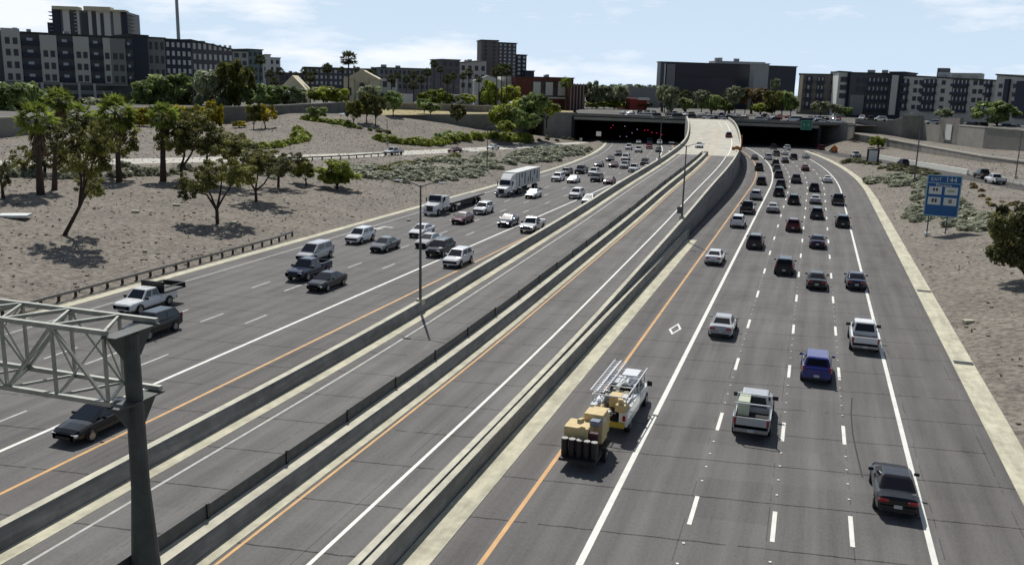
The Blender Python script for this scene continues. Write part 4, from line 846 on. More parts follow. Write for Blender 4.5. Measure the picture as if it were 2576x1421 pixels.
for Y in (70.5, 96.5, 44.2):
    b = MB().box((12.0+crv(Y), Y, .035), (1.3, .8, .03)); o = b.obj('drain_grate', M_blk); tag(o, {70.5: 'dark drain grate in the right gutter beside the white pickup', 96.5: 'dark drain grate in the right gutter, farthest of three', 44.2: 'dark drain grate in the right gutter near the right edge'}[Y], 'drain')

b = MB(); pts = [PZ(u, v, .009) for u, v in ((2143, 1000), (2141, 1040), (2145, 1090), (2153, 1130), (2165, 1180), (2170, 1200))]
b.rings([[p+Vector((-.045, 0, 0)), p+Vector((.045, 0, 0))] for p in pts], cap=False, close=False); o = b.obj('tyre_mark', mat('black_tyre_mark', (.03, .03, .03), .8)); o['kind'] = 'structure'
q = G(1296, 296); q = W(1296, 258, dep(q)-2); t = tag(empty('glint_dome', (q.x, q.y, q.z-1.2)), 'white dome added as a sun glint among the bushy trees of the bank', 'glint stand-in'); MB().rings([[(math.cos(a*math.pi/10)*r_, math.sin(a*math.pi/10)*r_, z) for a in range(20)] for z, r_ in ((-2.5, 1.5), (.6, 1.9), (1.1, 1.9), (1.5, 1.5), (1.7, .6))]).obj('dome_body', mat('glint_white', (.9, .9, .92), .25, coat=.6), t, smooth=False)  # white dome added to stand in for a sun glint
# ------------------------------------------------------------------ buildings
M_win = mat('dark_window', (.028, .032, .05), .25, spec=.6); M_winp = mat('pale_blind_window', (.62, .63, .64), .5)
UB = MB().box((0, 0, 0), (1, 1, 1)).mesh('unit_block', M_win); UBP = MB().box((0, 0, 0), (1, 1, 1)).mesh('unit_block_pale', M_winp)
def ublock(m):
    k = 'ub_'+m.name
    if k not in bpy.data.meshes: MB().box((0, 0, 0), (1, 1, 1)).mesh(k, m)
    return bpy.data.meshes[k]
def building(name, A, B, depth, z0, z1, m, label, cat='building', z1b=None, roof=None, rh=.6, group=None):
    """A, B: plan positions of the left and right facade foot (seen from the camera). returns root with local x along the facade, -y to the viewer"""
    d = Vector((B.x-A.x, B.y-A.y, 0)); ln = d.length; t = tag(empty(name, (A.x, A.y, z0), math.atan2(d.y, d.x)), label, cat, group)
    h = z1-z0; hb = (z1b if z1b is not None else z1)-z0
    MB().rings([[(0, 0, -3), (0, depth, -3), (0, depth, h), (0, 0, h)], [(ln, 0, -3), (ln, depth, -3), (ln, depth, hb), (ln, 0, hb)]]).obj('wall', m, t)
    if roof:
        MB().rings([[(-.4, -.4, h), (-.4, depth+.4, h), (-.4, depth+.4, h+rh), (-.4, -.4, h+rh)], [(ln+.4, -.4, hb), (ln+.4, depth+.4, hb), (ln+.4, depth+.4, hb+rh), (ln+.4, -.4, hb+rh)]]).obj('roof', roof, t)
    if ln > 14 and depth > 5:
        rr = random.Random(int(A.x*7))
        for k in range(max(2, int(ln/9))):
            x = rr.uniform(2, ln-2); hh = lerp(h, hb, x/ln); MB().box((x, rr.uniform(1.5, depth*.6), hh+.6), (rr.uniform(1, 3), rr.uniform(1, 2), rr.uniform(1.4, 2.6))).obj('roof_unit', M_steel, t)
    return t, ln, h
def put(t, nm, x0, x1, za, zb, y=-.06, th=.16, m=None):
    return inst(ublock(m or M_win), nm, t, Matrix.Translation(((x0+x1)/2, y, (za+zb)/2)) @ Matrix.Diagonal((abs(x1-x0), th, abs(zb-za), 1)))
def at_px(u, Z, z=9.5): q = W(u, 250, Z); q.z = z; return q
def zpx(u, v, Z): return W(u, v, Z).z
c_lg = mat('light_grey_stucco', (.60, .58, .54), .9, var=.06); c_dg = mat('dark_grey_stucco', (.12, .12, .135), .9, var=.08); c_mg = mat('mid_grey_stucco', (.27, .27, .275), .9, var=.06); c_navy = mat('navy_cladding', (.035, .042, .07), .7); c_roof = mat('dark_roof_edge', (.05, .055, .05), .8); c_tan = mat('tan_stucco', (.72, .64, .47), .9, var=.08)
c_w = mat('white_stucco', (.72, .72, .69), .85, var=.05); c_teal = mat('teal_cladding', (.17, .23, .24), .8); c_brick = mat('dark_red_brick', (.14, .05, .045), .9, var=.2, scale=1.5); c_glassw = mat('blue_black_curtain_wall', (.035, .04, .06), .35, var=.15, scale=.05); c_pan = mat('pale_grey_cladding', (.42, .44, .43), .8, var=.08, scale=.3)
# left apartment block (seven bays)
Z = 232
def ft(t, ln, u, u0, u1): return ln*(u-u0)/(u1-u0)
A, B = at_px(-70, 288), at_px(341, 318); u0, u1 = -70, 341
t, ln, h = building('apartment_block', A, B, 20, 9.5, zpx(20, 84, 294), c_dg, 'long grey apartment block behind the palms at far left', roof=c_roof)
zz = lambda v, Zq=302: zpx(100, v, Zq)-9.5
X = lambda u: ft(t, ln, u, u0, u1)
for a, c in ((-60, -8), (10, 54), (101, 142), (184, 224), (261, 279), (279, 320)):
    top = zz(78) if c < 60 else zz(90)
    MB().box(((X(a)+X(c))/2, -.45, (top+zz(206))/2), (X(c)-X(a), 1.0, top-zz(206))).obj('bay', c_lg if c != 320 else c_mg, t)
    cols = (.3, .72) if c-a > 25 else (.5,)
    for vt in (100, 128, 158, 187):
        if vt < 110 and c > 60: continue
        for f in cols: put(t, 'window', X(lerp(a, c, f)-5.5), X(lerp(a, c, f)+5.5), zz(vt+16), zz(vt), y=-.97)
for a, c in ((54, 101), (142, 184), (224, 261), (320, 341)):
    for vt in (96, 125, 154, 184): 
        o = put(t, 'balcony', X(a)+.3, X(c)-.3, zz(vt+20), zz(vt+10), y=-.5, th=1.0, m=c_navy); put(t, 'balcony_door', X(lerp(a, c, .35)), X(lerp(a, c, .65)), zz(vt+19), zz(vt+3), y=-.1, m=M_winp)
put(t, 'podium_beam', 0, X(320), zz(213), zz(207), y=-.7, th=1.2, m=c_mg); put(t, 'podium_opening', 0, X(279), zz(223), zz(213), y=-.3, th=.5); put(t, 'podium_beam', 0, X(279), zz(236), zz(225), y=-.8, th=1.2, m=c_mg); put(t, 'podium_opening', 0, X(341), zz(262), zz(237), y=-.3, th=.5)
for u in (97, 145, 190, 230): put(t, 'pillar', X(u)-.4, X(u)+.4, zz(262), zz(207), y=-1.0, th=.9, m=c_lg)
# high-rise with curved crown
Zt = 520; A, B = at_px(150, Zt), at_px(334, Zt+6); t, ln, h = building('high_rise', A, B, 28, 9.5, zpx(240, 30, Zt), c_mg, 'pale residential high-rise with serrated balconies at top left')
zz = lambda v: zpx(240, v, Zt)-9.5; X = lambda u: ln*(u-150)/184
for a, c, m_ in ((150, 168, c_navy), (176, 192, c_w), (210, 216, c_w), (238, 246, c_w), (258, 292, c_w), (300, 318, c_lg), (322, 334, c_navy)): put(t, 'bay', X(a), X(c), -3, zz(30)+.2, y=-.7, th=1.4, m=m_)
for a, c in ((192, 208), (220, 234), (248, 256), (268, 276)): put(t, 'window_strip', X(a), X(c), zz(150), zz(36), y=-.3 if a != 268 else -1.45, th=.7, m=M_win)
for v in range(36, 92, 9): put(t, 'balcony', X(141), X(160), zz(v+2), zz(v), y=6, th=14, m=c_mg); put(t, 'balcony', X(330), X(341), zz(v+2), zz(v), y=6, th=14, m=c_mg); put(t, 'balcony', X(204), X(212), zz(v+2), zz(v), y=-1, th=2, m=c_lg)
for a, c, v in ((155, 218, 23), (232, 297, 21), (303, 334, 27)): put(t, 'crown', X(a), X(c), zz(31), zz(v), y=-.5, th=8, m=c_tan)
MB().box((0, 0, 0), (1, 1, 1))
put(t, 'wing', X(132), X(150), -3, zz(62), y=8, th=12, m=c_navy)
# middle-left blocks
def simple(nm, ua, ub, Za, Zb, vt, m, label, grid=None, vb=240, roof=c_roof, dep_=15, wm=None, ins=.25, vtb=None, rh=.5):
    A, B = at_px(ua, Za), at_px(ub, Zb); z1 = zpx(ua, vt, Za); t, ln, h = building(nm, A, B, dep_, 9.5, z1, m, label, roof=roof, rh=rh, z1b=zpx(ub, vtb, Zb) if vtb is not None else None)
    if grid:
        nx, nz = grid; hh = z1-zpx(ua, vb, Za)
        for i in range(nx):
            for j in range(nz):
                x0 = ln*(i+ins)/nx; x1 = ln*(i+1-ins)/nx; zt_ = h-(j+.25)*hh/nz; put(t, 'window', x0, x1, zt_-hh/nz*.55, zt_, m=wm)
    return t, ln, h
simple('apartment_block', 341, 380, 326, 330, 92, c_navy, 'dark block with white framed bay right of the long apartment block', None)
t = [o for o in COL.objects if o.name.startswith('apartment_block')][-1]
simple('apartment_block', 380, 422, 335, 339, 98, c_mg, 'grey rendered block right of the white framed bay', (3, 4), 235)
simple('apartment_block', 422, 488, 343, 351, 102, c_navy, 'navy apartment block with rows of pale windows behind the lamp post', (5, 6), 232, wm=M_winp)
simple('apartment_block', 488, 590, 358, 374, 104, c_dg, 'dark apartment block with sloping roofline and pale windows', (8, 5), 232, wm=M_winp, vtb=128)
simple('apartment_block', 590, 628, 384, 388, 130, c_pan, 'pale blue-grey block right of the sloping roofline', (2, 5), 225)
simple('apartment_block', 628, 664, 394, 399, 127, c_teal, 'teal and plum clad block left of the small white tower', (3, 5), 225)
simple('office_block', 664, 708, 505, 509, 147, c_w, 'small white block with flat roof beyond the teal block', (3, 3), 200)
simple('roof_house', 672, 684, 503, 504, 140, c_w, 'tiny white roof hut on the small white block', None)
simple('apartment_row', 708, 770, 455, 465, 185, c_dg, 'low dark roofline left of the church palms', (6, 2), 225)
simple('apartment_row', 769, 955, 465, 475, 171, c_dg, 'long low dark apartment row behind the mission church', (16, 3), 215, wm=M_winp)
simple('apartment_row', 955, 1112, 465, 475, 172, c_mg, 'grey apartment row behind the cluster of fan palms', (14, 3), 225)
simple('apartment_row', 1111, 1156, 435, 439, 152, c_dg, 'raised dark stair block left of the white townhouse', (3, 4), 225)
simple('townhouse', 1156, 1222, 506, 512, 160, c_lg, 'white townhouse block with slanting roof before the brown tower', (4, 3), 225, vtb=154)
# chapel gable, mission church
def gable(nm, ua, ub, Zq, ve, va, m, label, dep_=18, roofm=None):
    A, B = at_px(ua, Zq), at_px(ub, Zq+1); t, ln, h = building(nm, A, B, dep_, 9.5, zpx(ua, ve, Zq), m, label); zr = zpx((ua+ub)/2, va, Zq)-9.5
    MB().rings([[(-.5, -.3, h), (ln/2, -.3, zr), (ln+.5, -.3, h)], [(-.5, dep_, h), (ln/2, dep_, zr), (ln+.5, dep_, h)]]).obj('roof', roofm or m, t); return t, ln, h, zr
gable('chapel', 706, 768, 330, 225, 190, c_tan, 'steep gabled tan chapel behind the green trees', roofm=c_tan)
t, ln, h, zr = gable('mission_church', 866, 957, 350, 200, 176, c_tan, 'tan mission church with curved gable and arched doorway', roofm=c_tan)
put(t, 'side_wall', 0, ln*.28, 0, h*.98, y=-.6, th=1.4, m=c_tan); put(t, 'side_wall', ln*.72, ln, 0, h*.98, y=-.6, th=1.4, m=c_tan)
b = MB().rings([[(ln*.5+math.cos(a*math.pi/8)*2.4, y, h*.36+math.sin(a*math.pi/8)*2.4) for a in range(9)]+[(ln*.5-2.4, y, 0), (ln*.5+2.4, y, 0)] for y in (-.9, -.3)]).obj('door_surround', c_w, t)
b = MB().rings([[(ln*.5+math.cos(a*math.pi/8)*1.5, y, h*.34+math.sin(a*math.pi/8)*1.5) for a in range(9)]+[(ln*.5-1.5, y, 0), (ln*.5+1.5, y, 0)] for y in (-1.0, -.5)]).obj('door', M_win, t)
b = MB().rings([[(ln*.5+math.cos(a*math.pi/8)*1.0, y, h*.78+math.sin(a*math.pi/8)*1.4) for a in range(16)] for y in (-.6, -.2)]).obj('window', M_win, t)
for f in (.15, .85): put(t, 'window', ln*f-.8, ln*f+.8, h*.45, h*.72, y=-1.35)
for f in (.38, .5, .62): put(t, 'gable_step', ln*f-.9, ln*f+.9, h*.9, zr+(.4 if f == .5 else -1.6), y=-.2, th=.8, m=c_tan)
simple('annex', 958, 1000, 352, 354, 198, c_w, 'plain pale annex right of the mission church', (2, 1), 225, roof=None)
simple('brick_tower', 1209, 1251, 520, 522, 104, mat('rose_brown_stucco', (.20, .17, .165), .9), 'brown residential tower standing above the townhouses', (2, 9), 190, ins=.36)
simple('brick_tower', 1251, 1296, 524, 530, 110, c_dg, 'dark right half of the brown residential tower', (4, 9), 190, wm=M_winp, ins=.3)
simple('brick_tower', 1297, 1322, 530, 534, 140, c_navy, 'lower stepped shoulder right of the brown tower', (2, 5), 190, wm=M_winp)
simple('brick_tower', 1318, 1342, 530, 532, 180, c_navy, 'lowest step right of the brown tower', None)
t, ln, h, zr = gable('white_hall', 1193, 1262, 400, 203, 190, c_w, 'white hall with shallow gable portico right of the townhouses', roofm=c_w); put(t, 'doorway', ln*.15, ln*.45, 0, h*.6); put(t, 'doorway', ln*.55, ln*.85, 0, h*.6)
simple('flat_hall', 1262, 1297, 405, 406, 196, c_w, 'low white roofed hall beside the brick building', None, roof=c_w)
t, ln, h = simple('brick_building', 1296, 1441, 398, 404, 195, c_brick, 'dark brick building with three tall white windows', None, rh=.5)
X = lambda u: ln*(u-1296)/145; zz = lambda v: zpx(1360, v, 401)-9.5
for u in (1340, 1371, 1402):
    w = put(t, 'window', X(u), X(u+18), zz(240), zz(207), y=-.2, m=M_winp); put(t, 'window_frame', X(u-3), X(u+25), zz(243), zz(205), y=-.08, th=.2, m=M_win)
put(t, 'ledge', X(1333), X(1432), zz(248), zz(244), y=-.6, th=1.2, m=c_w)
t, ln, h = simple('pylon_annex', 1432, 1471, 395, 396, 212, c_brick, 'dark annex fronted by five slim concrete fins', None, roof=None)
for i in range(5): put(t, 'fin', ln*(i+.25)/5, ln*(i+.55)/5, -1, h+.3, y=-.4, th=.8, m=c_mg)
simple('grey_hall', 1560, 1660, 450, 455, 219, c_mg, 'low grey hall left of the big dark building', None, roof=None)
t, ln, h = simple('corner_shop', 1586, 1628, 400, 402, 248, mat('red_shop_wall', (.30, .05, .04), .8), 'small red fronted shop with white canopy beyond the street', None, roof=None); put(t, 'canopy', ln*.4, ln*1.0, h-.6, h+.3, y=-1.6, th=3, m=c_w)
t, ln, h = simple('office_slab', 1657, 1893, 470, 480, 158, c_glassw, 'huge dark windowless office slab beyond the tunnel', None, dep_=5, vtb=166)
X = lambda u: ln*(u-1657)/236; zz = lambda v: zpx(1700, v, 473)-9.5
put(t, 'side_panel', X(1657), X(1664), -1, zz(160), y=-.5, th=1, m=c_dg); put(t, 'light_strip', X(1665), X(1668), -1, zz(162), y=-.8, th=.6, m=c_w); put(t, 'end_panel', X(1672), X(1692), -1, zz(163), y=-.4, th=.8, m=c_mg); put(t, 'upper_band', X(1694), X(1890), zz(193), zz(168), y=-.2, th=.5, m=mat('slate_band', (.055, .055, .07), .6))
t, ln, h = simple('office_slab', 1893, 1928, 468, 470, 162, c_pan, 'pale ribbed stair tower splitting the dark office slab', None, dep_=5, roof=c_lg)
t, ln, h = simple('office_slab', 1928, 1997, 470, 474, 168, c_glassw, 'narrow right wing of the dark office slab', None, dep_=5)
simple('roof_plant', 1793, 1918, 492, 496, 154, c_lg, 'long thin roof screen on top of the dark office slab', None, roof=None, dep_=10)
# right apartments
def rightapt(ua, ub, Za, Zb, vt, m, label, vtb=None, balc=(), wins=(), bands=(), fl=(198, 220, 242, 264), fh=11):
    t, ln, h = simple('apartment_block', ua, ub, Za, Zb, vt, m, label, None, vtb=vtb, dep_=22); X = lambda u: ln*(u-ua)/(ub-ua); um = (ua+ub)/2; zz = lambda v, u=um: zpx(u, v+.03*(u-um), (Za+Zb)/2)-9.5
    for a, c in balc:
        put(t, 'recess', X(a), X(c), zz(fl[-1]+fh+5), zz(fl[0]-3), y=-.1, th=.3, m=M_win)
        for v in fl:
            put(t, 'balcony', X(a)-.2, X(c)+.2, zz(v+15), zz(v+8), y=-.7, th=1.5, m=c_navy)
            n = max(1, int((c-a)/9))
            for k in range(n): put(t, 'balcony_door', X(lerp(a, c, (k+.3)/n)), X(lerp(a, c, (k+.6)/n)), zz(v+9), zz(v-1), y=-.28, m=M_winp)
    for u in wins:
        for v in fl: put(t, 'window', X(u)-.1, X(u+9), zz(v+fh), zz(v), y=-.06)
    for a, c, m_, v0, v1 in bands: put(t, 'bay', X(a), X(c), zz(v1), zz(v0), y=-.5, th=1.1, m=m_)
    return t
rightapt(2006, 2104, 402, 397, 188, mat('warm_grey_stucco', (.24, .215, .195), .9, var=.06), 'warm grey apartment wing with pale corner pier right of the office slab', 190, balc=((2024, 2040), (2052, 2070), (2088, 2100)), bands=((2008, 2016, c_tan, 190, 284),), fl=(196, 217, 238, 259))
rightapt(2104, 2134, 379, 378, 182, c_w, 'white corner tower of the right apartments', 184, wins=(2110, 2120), bands=((2126, 2134, c_navy, 184, 284),), fl=(194, 214, 235), fh=13)
rightapt(2134, 2246, 375, 366, 185, c_dg, 'dark fronted apartment section with wide balconies', 188, balc=((2180, 2232),), wins=(2150, 2166), bands=((2140, 2175, c_mg, 240, 292),))
rightapt(2232, 2266, 361, 358, 184, c_navy, 'slim navy framed stair section of the right apartments', 184, wins=(2246,), bands=((2240, 2256, c_lg, 190, 290),))
rightapt(2262, 2500, 359, 329, 192, c_lg, 'longest pale grey apartment section with dark balconies', 205, balc=((2268, 2284), (2322, 2356), (2398, 2436), (2478, 2492)), wins=(2298, 2312, 2370, 2448, 2462), fl=(203, 224, 245, 267))
rightapt(2500, 2700, 328, 301, 190, c_lg, 'apartment section with raised parapet at the right edge', 205, wins=(2510, 2548), bands=((2528, 2540, c_navy, 200, 300), (2560, 2620, c_navy, 205, 300)), fl=(212, 234, 256))
simple('stair_head', 2349, 2380, 366, 364, 172, c_dg, 'small dark stair head on the right apartment roof', None, roof=None); simple('stair_head', 2352, 2382, 362, 360, 182, c_w, 'white lower part of the rooftop stair head', None, roof=None); simple('stair_head', 2383, 2462, 380, 374, 184, c_lg, 'long low rooftop plant screen on the right apartments', None, roof=None)
# lamps, masts on the skyline
# low white wall and canopies at street level, left of the brick building
simple('low_wall', 1008, 1040, 372, 372, 236, c_w, 'low white garden wall behind the small street trees', None, roof=None, dep_=1); simple('low_wall', 1108, 1190, 372, 373, 238, c_w, 'long white parking canopy behind the street trees', None, roof=None, dep_=4)
simple('garage', 940-280, 706, 320, 321, 224, c_w, 'small pale garage roof among the trees left of the chapel', None, roof=None, dep_=6)
# ------------------------------------------------------------------ cars parked beyond the street
rnd = random.Random(4); cols = ['white', 'white', 'silver', 'grey', 'dark', 'white', 'red', 'navy', 'black', 'silver', 'tan']
GP = 'cars parked beyond the street'
def parked(kind, col, u, Zq, h, lab, sc=1.04):
    q = W(u, 280, Zq); q.z = gz(q.x, q.y); return place(kind, col, q, h, 1, lab, group=GP, sc=sc)
seg = [(1560, 1655, 'between the brick building and the first dark palm'), (1672, 1748, 'behind the parapet left of the ramp top'), (1752, 1880, 'behind the top of the ramp'), (1900, 2120, 'behind the right parapet')]
PLt = lambda u, d_: (lambda r: ((PL+npt*d_-O).dot(npt)/r.dot(npt)))(ray(u, 280))
for ua, ub, where in seg:
    for row, (d0, rw, stp) in enumerate(((5, 'nearest the parapet', 17), (19, 'in the second row', 18))):
        n = int((ub-ua)/stp)
        for i in range(n):
            u = lerp(ua, ub, (i+.5+rnd.uniform(-.15, .15))/n)
            if rnd.random() < .12 or (abs(u-1998) < 20 and row == 0): continue
            col = rnd.choice(cols); k = rnd.choice(['sedan', 'suv', 'suv', 'sedan', 'pickup', 'van'])
            parked(k, col, u, PLt(u, d0), (R(90)+math.atan2(dpt.y, dpt.x) if row == 0 else rnd.choice([0, math.pi, R(35)]))+rnd.uniform(-.12, .12), f'small {col} {"pickup" if k == "pickup" else KW[k]} {rw} {where}')
parked('van', 'white', 1998, PLt(1998, 6), R(95), 'white van parked beyond the right parapet left of the green sign').scale = (1.3, 1.35, 1.35)
for k, u in enumerate((2168, 2190, 2212, 2345, 2395, 2440, 2468, 2525, 2550)): place('suv', rnd.choice(['white', 'silver', 'dark']), W(u, 303+.06*(u-2168), 300), rnd.uniform(0, 3), 1, 'small car roof showing above the right sound wall', group='car roofs above the right sound wall')
# ------------------------------------------------------------------ vegetation
def crown_mesh(seed, clumps, per, leaf, flat=.75, gap=.5, droop=0., small=1.):
    r = random.Random(seed); b = MB(); cs = []
    for k in range(clumps):
        for _ in range(30):
            p = Vector((r.uniform(-1, 1), r.uniform(-1, 1), r.uniform(-.75, 1)))
            if p.length < 1 and p.length > .25: break
        rad = r.uniform(.20, .36)*(1.1-.35*p.length)*small; cs.append((p*(.86), rad))
    for c, rad in cs:
        for i in range(per):
            d = Vector((r.gauss(0, 1), r.gauss(0, 1), r.gauss(0, .8))).normalized()*rad*(r.random()**.45)
            p = Vector(c)+d; p.z = p.z*flat-droop*max(0, p.length-.6)
            n = (d.normalized()*.8+Vector((r.gauss(0, .6), r.gauss(0, .6), r.gauss(.45, .5)))).normalized()
            a = n.orthogonal().normalized(); a.rotate(Matrix.Rotation(r.uniform(0, 6.28), 3, n)); e = n.cross(a); s = leaf*r.uniform(.6, 1.4)
            b.face([p-a*s-e*s*.55, p+a*s-e*s*.55, p+a*s*.8+e*s*.55, p-a*s*.8+e*s*.55])
    return b.mesh('crown', LF['green']), cs
CR = {}
for q, (cl, per, lf) in {'near': (44, 150, .050), 'mid': (30, 80, .075), 'far': (20, 46, .115)}.items():
    CR[q] = [crown_mesh(10+i+len(q)*7, cl, per, lf, flat=f) for i, f in enumerate((.72, .85, .62, .95))]
CR['sparse'] = [crown_mesh(60+i, 46, 62, .040, flat=.9, small=.72) for i in range(3)]
def set_mat(o, m):
    for s in o.material_slots: s.link = 'OBJECT'; s.material = m
TREEN = dict(olive='acacia_tree', green='mesquite_tree', lime='street_tree', yellow='blossoming_tree', dark='dark_evergreen_tree', sage='sage_shrub', brown='bronze_leaved_tree', farg='distant_tree')
def tree(u, vb, uc, vc, w, hgt, kind, q, label, group=None, z=None, stems=None, Zd=None, seed=0, trunk=True, lean=None):
    """base at (u,vb); crown centre at (uc,vc), crown w wide and hgt tall in photo pixels"""
    p = G(u, vb) if z is None else (PZ(u, vb, z) if Zd is None else None)
    if Zd is not None: p = W(u, vb, Zd); p.z = z
    d = dep(p); s = d/FPX; rng = random.Random(int(u*7+vb)+seed)
    t = tag(empty(TREEN[kind], p), label, 'tree', group)
    c = W(uc, vc, d)-p; rad = w*s/2; rv = hgt*s/2
    me, cs = rng.choice(CR[q]); k = .82*({0: .72, 1: .85, 2: .62, 3: .95}.get([m for m, _ in CR[q]].index(me), .8))
    o = inst(me, 'crown', t, Matrix.Translation(c) @ Matrix.Rotation(rng.uniform(0, 6.28), 4, 'Z') @ Matrix.Diagonal((rad*1.12, rad*1.12, rv/k*1.0, 1))); set_mat(o, LF[kind])
    if trunk:
        tb = MB(); r0 = max(.09, rad*.055); fork = Vector((c.x*.25, c.y*.25, max(.3, (c.z-rv)*.62)))
        if lean: fork = Vector(lean)
        tb.tube([(0, 0, -.4), (fork.x*.5, fork.y*.5, fork.z*.5), fork], [r0*1.25, r0, r0*.85], 7)
        n = stems or (4 if q != 'far' else 3)
        for i in range(n):
            a = i*6.28/n+rng.uniform(-.5, .5); e = c+Vector((math.cos(a)*rad*.5, math.sin(a)*rad*.5, rv*rng.uniform(-.1, .5))); m_ = fork.lerp(e, .5)+Vector((rng.uniform(-.2, .2)*rad, rng.uniform(-.2, .2)*rad, -.05*rv))
            tb.tube([fork, m_, e], [r0*.7, r0*.45, r0*.18], 6)
        tb.obj('trunk', M_bark, t, smooth=True)
    return t
def frond_mesh(seed, n=46, up=.0, L_=1.0):
    r = random.Random(seed); b = MB()
    for i in range(n):
        az = i*2.399+r.uniform(-.2, .2); el = lerp(1.35, -.75, (i/(n-1))**.9)+r.uniform(-.12, .12); l = L_*r.uniform(.85, 1.1)
        d = Vector((math.cos(az)*math.cos(el), math.sin(az)*math.cos(el), math.sin(el))); sd = Vector((-math.sin(az), math.cos(az), 0)); up_ = d.cross(sd)*-1
        hub = d*l*.5+Vector((0, 0, -.03*l)); 
        b.face([(-sd*.012), (sd*.012), hub+sd*.012, hub-sd*.012])
        for k in range(9):                         # fan leaflets
            a = lerp(-1.25, 1.25, k/8); dd = (d*math.cos(a)+sd*math.sin(a)); e = hub+dd*l*.5*(1-.18*abs(a)); e.z -= l*(.10+.10*abs(a)); s2 = dd.cross(up_).normalized()*.045*l
            m_ = hub.lerp(e, .55)+Vector((0, 0, .035*l)); b.face([hub, m_-s2, e, m_+s2])
    return b.mesh('fronds', LF['palm'])
FR = [frond_mesh(i) for i in range(3)]
def skirt_mesh(seed):
    r = random.Random(seed); b = MB()
    for i in range(90):
        az = r.uniform(0, 6.28); z0 = -r.random()**.7*1.0; rr = .16+.10*(1+z0); dirx = Vector((math.cos(az), math.sin(az), 0)); sd = Vector((-dirx.y, dirx.x, 0)); l = r.uniform(.28, .5)
        p = dirx*rr*.6+Vector((0, 0, z0)); e = dirx*(rr+.16)+Vector((0, 0, z0-l)); b.face([p-sd*.05, p+sd*.05, e+sd*.02, e-sd*.06])
    return b.mesh('skirt', M_thatch)
SK = skirt_mesh(3)
def palm(u, vb, uc, vc, rad_px, label, group=None, skirt=1.0, tr=.34, z=None, Zd=None, seed=0):
    p = G(u, vb) if z is None else W(u, vb, Zd)
    if z is not None: p.z = z
    d = dep(p); s = d/FPX; c = W(uc, vc, d)-p; R_ = rad_px*s*1.25; t = tag(empty('fan_palm', p, 0), label, 'palm tree', group)
    MB().tube([(0, 0, -.4), (c.x*.3, c.y*.3, c.z*.35), (c.x*.8, c.y*.8, c.z*.8), c], [tr*1.0, tr*.72, tr*.66, tr*.6], 9).obj('trunk', M_palmbark, t, smooth=True)
    o = inst(FR[(int(u)+seed) % 3], 'crown', t, Matrix.Translation(c) @ Matrix.Rotation(u, 4, 'Z') @ Matrix.Diagonal((R_, R_, R_*1.0, 1)))
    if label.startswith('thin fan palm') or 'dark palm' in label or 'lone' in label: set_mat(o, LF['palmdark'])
    if skirt: inst(SK, 'dead_frond_skirt', t, Matrix.Translation(c) @ Matrix.Diagonal((R_*1.0, R_*1.0, R_*skirt, 1)))
    return t
# foreground palms
palm(102, 490, 92, 300, 50, 'tall fan palm with brown skirt, nearest of those at far left', skirt=1.1, tr=.55)
palm(136, 478, 148, 250, 36, 'slimmer fan palm just behind and right of the leftmost palm', skirt=1.3, tr=.4)
palm(200, 432, 194, 290, 38, 'fan palm standing between the leftmost pair and the tallest trunk', skirt=1.0, tr=.42)
palm(300, 458, 290, 282, 50, 'fan palm with long bare dark trunk, second trunk cluster from left', skirt=.9, tr=.48)
palm(410, 456, 410, 290, 38, 'fan palm with thick dark trunk beside the acacias', skirt=.9, tr=.55)
# foreground acacias
def acacia(base, crowns, label, stemw=1.0, kind='olive'):
    p = G(*base); d = dep(p); s = d/FPX; t = tag(empty('acacia_tree', p), label, 'tree'); tb = MB()
    for i, (pts, (uc, vc, w, h), kd) in enumerate(crowns):
        P_ = [Vector((0, 0, -.3))]+[W(a, c_, d)-p for a, c_ in pts]; c = W(uc, vc, d+(i % 3-1)*1.6)-p; P_.append(c)
        n = len(P_); tb.tube(P_, [lerp(.24, .05, j/(n-1))*stemw for j in range(n)], 7)
        for k in range(3):
            a = k*2.1+i; e = c+Vector((math.cos(a)*w*s*.35, math.sin(a)*w*s*.35, h*s*.2)); tb.tube([P_[-2].lerp(c, .5), e], [.06*stemw, .025], 5)
        me, cs = CR['sparse'][i % 3]; o = inst(me, 'crown', t, Matrix.Translation(c) @ Matrix.Rotation(i*1.3, 4, 'Z') @ Matrix.Diagonal((w*s*.66, w*s*.66, h*s*.74, 1))); set_mat(o, LF[kd])
    tb.obj('trunk', M_bark, t, smooth=True); return t
acacia((158, 592), [([(200, 520), (210, 470)], (215, 395, 120, 110), 'olive'), ([(200, 520), (205, 450)], (170, 350, 90, 90), 'dark'), ([(203, 515)], (225, 470, 70, 60), 'olive'), ([(200, 520), (212, 470)], (255, 350, 80, 90), 'olive')], 'leaning acacia with sparse dark crown on the left slope')
acacia((547, 563), [([(545, 530), (530, 490)], (500, 455, 90, 60), 'olive'), ([(545, 530), (555, 480)], (560, 430, 100, 70), 'olive'), ([(546, 525), (560, 500)], (600, 440, 90, 60), 'olive'), ([(545, 528), (520, 490)], (470, 480, 50, 50), 'dark')], 'forked acacia with wide low crown nearest the guardrail')
acacia((645, 508), [([(643, 480), (630, 460)], (625, 415, 80, 55), 'olive'), ([(643, 480), (665, 462)], (690, 420, 90, 50), 'dark'), ([(643, 478)], (655, 395, 90, 50), 'olive')], 'small forked acacia right of the low wide one')
acacia((458, 455), [([(455, 420), (465, 390)], (440, 350, 90, 80), 'olive'), ([(456, 425), (480, 390)], (500, 345, 110, 80), 'dark'), ([(456, 430)], (480, 300, 110, 70), 'olive')], 'many-stemmed acacia behind the rightmost near palm', 1.2)
acacia((600, 470), [([(590, 440)], (560, 370, 110, 60), 'olive'), ([(600, 440)], (620, 385, 80, 50), 'dark')], 'leafy acacia behind the forked pair on the slope')
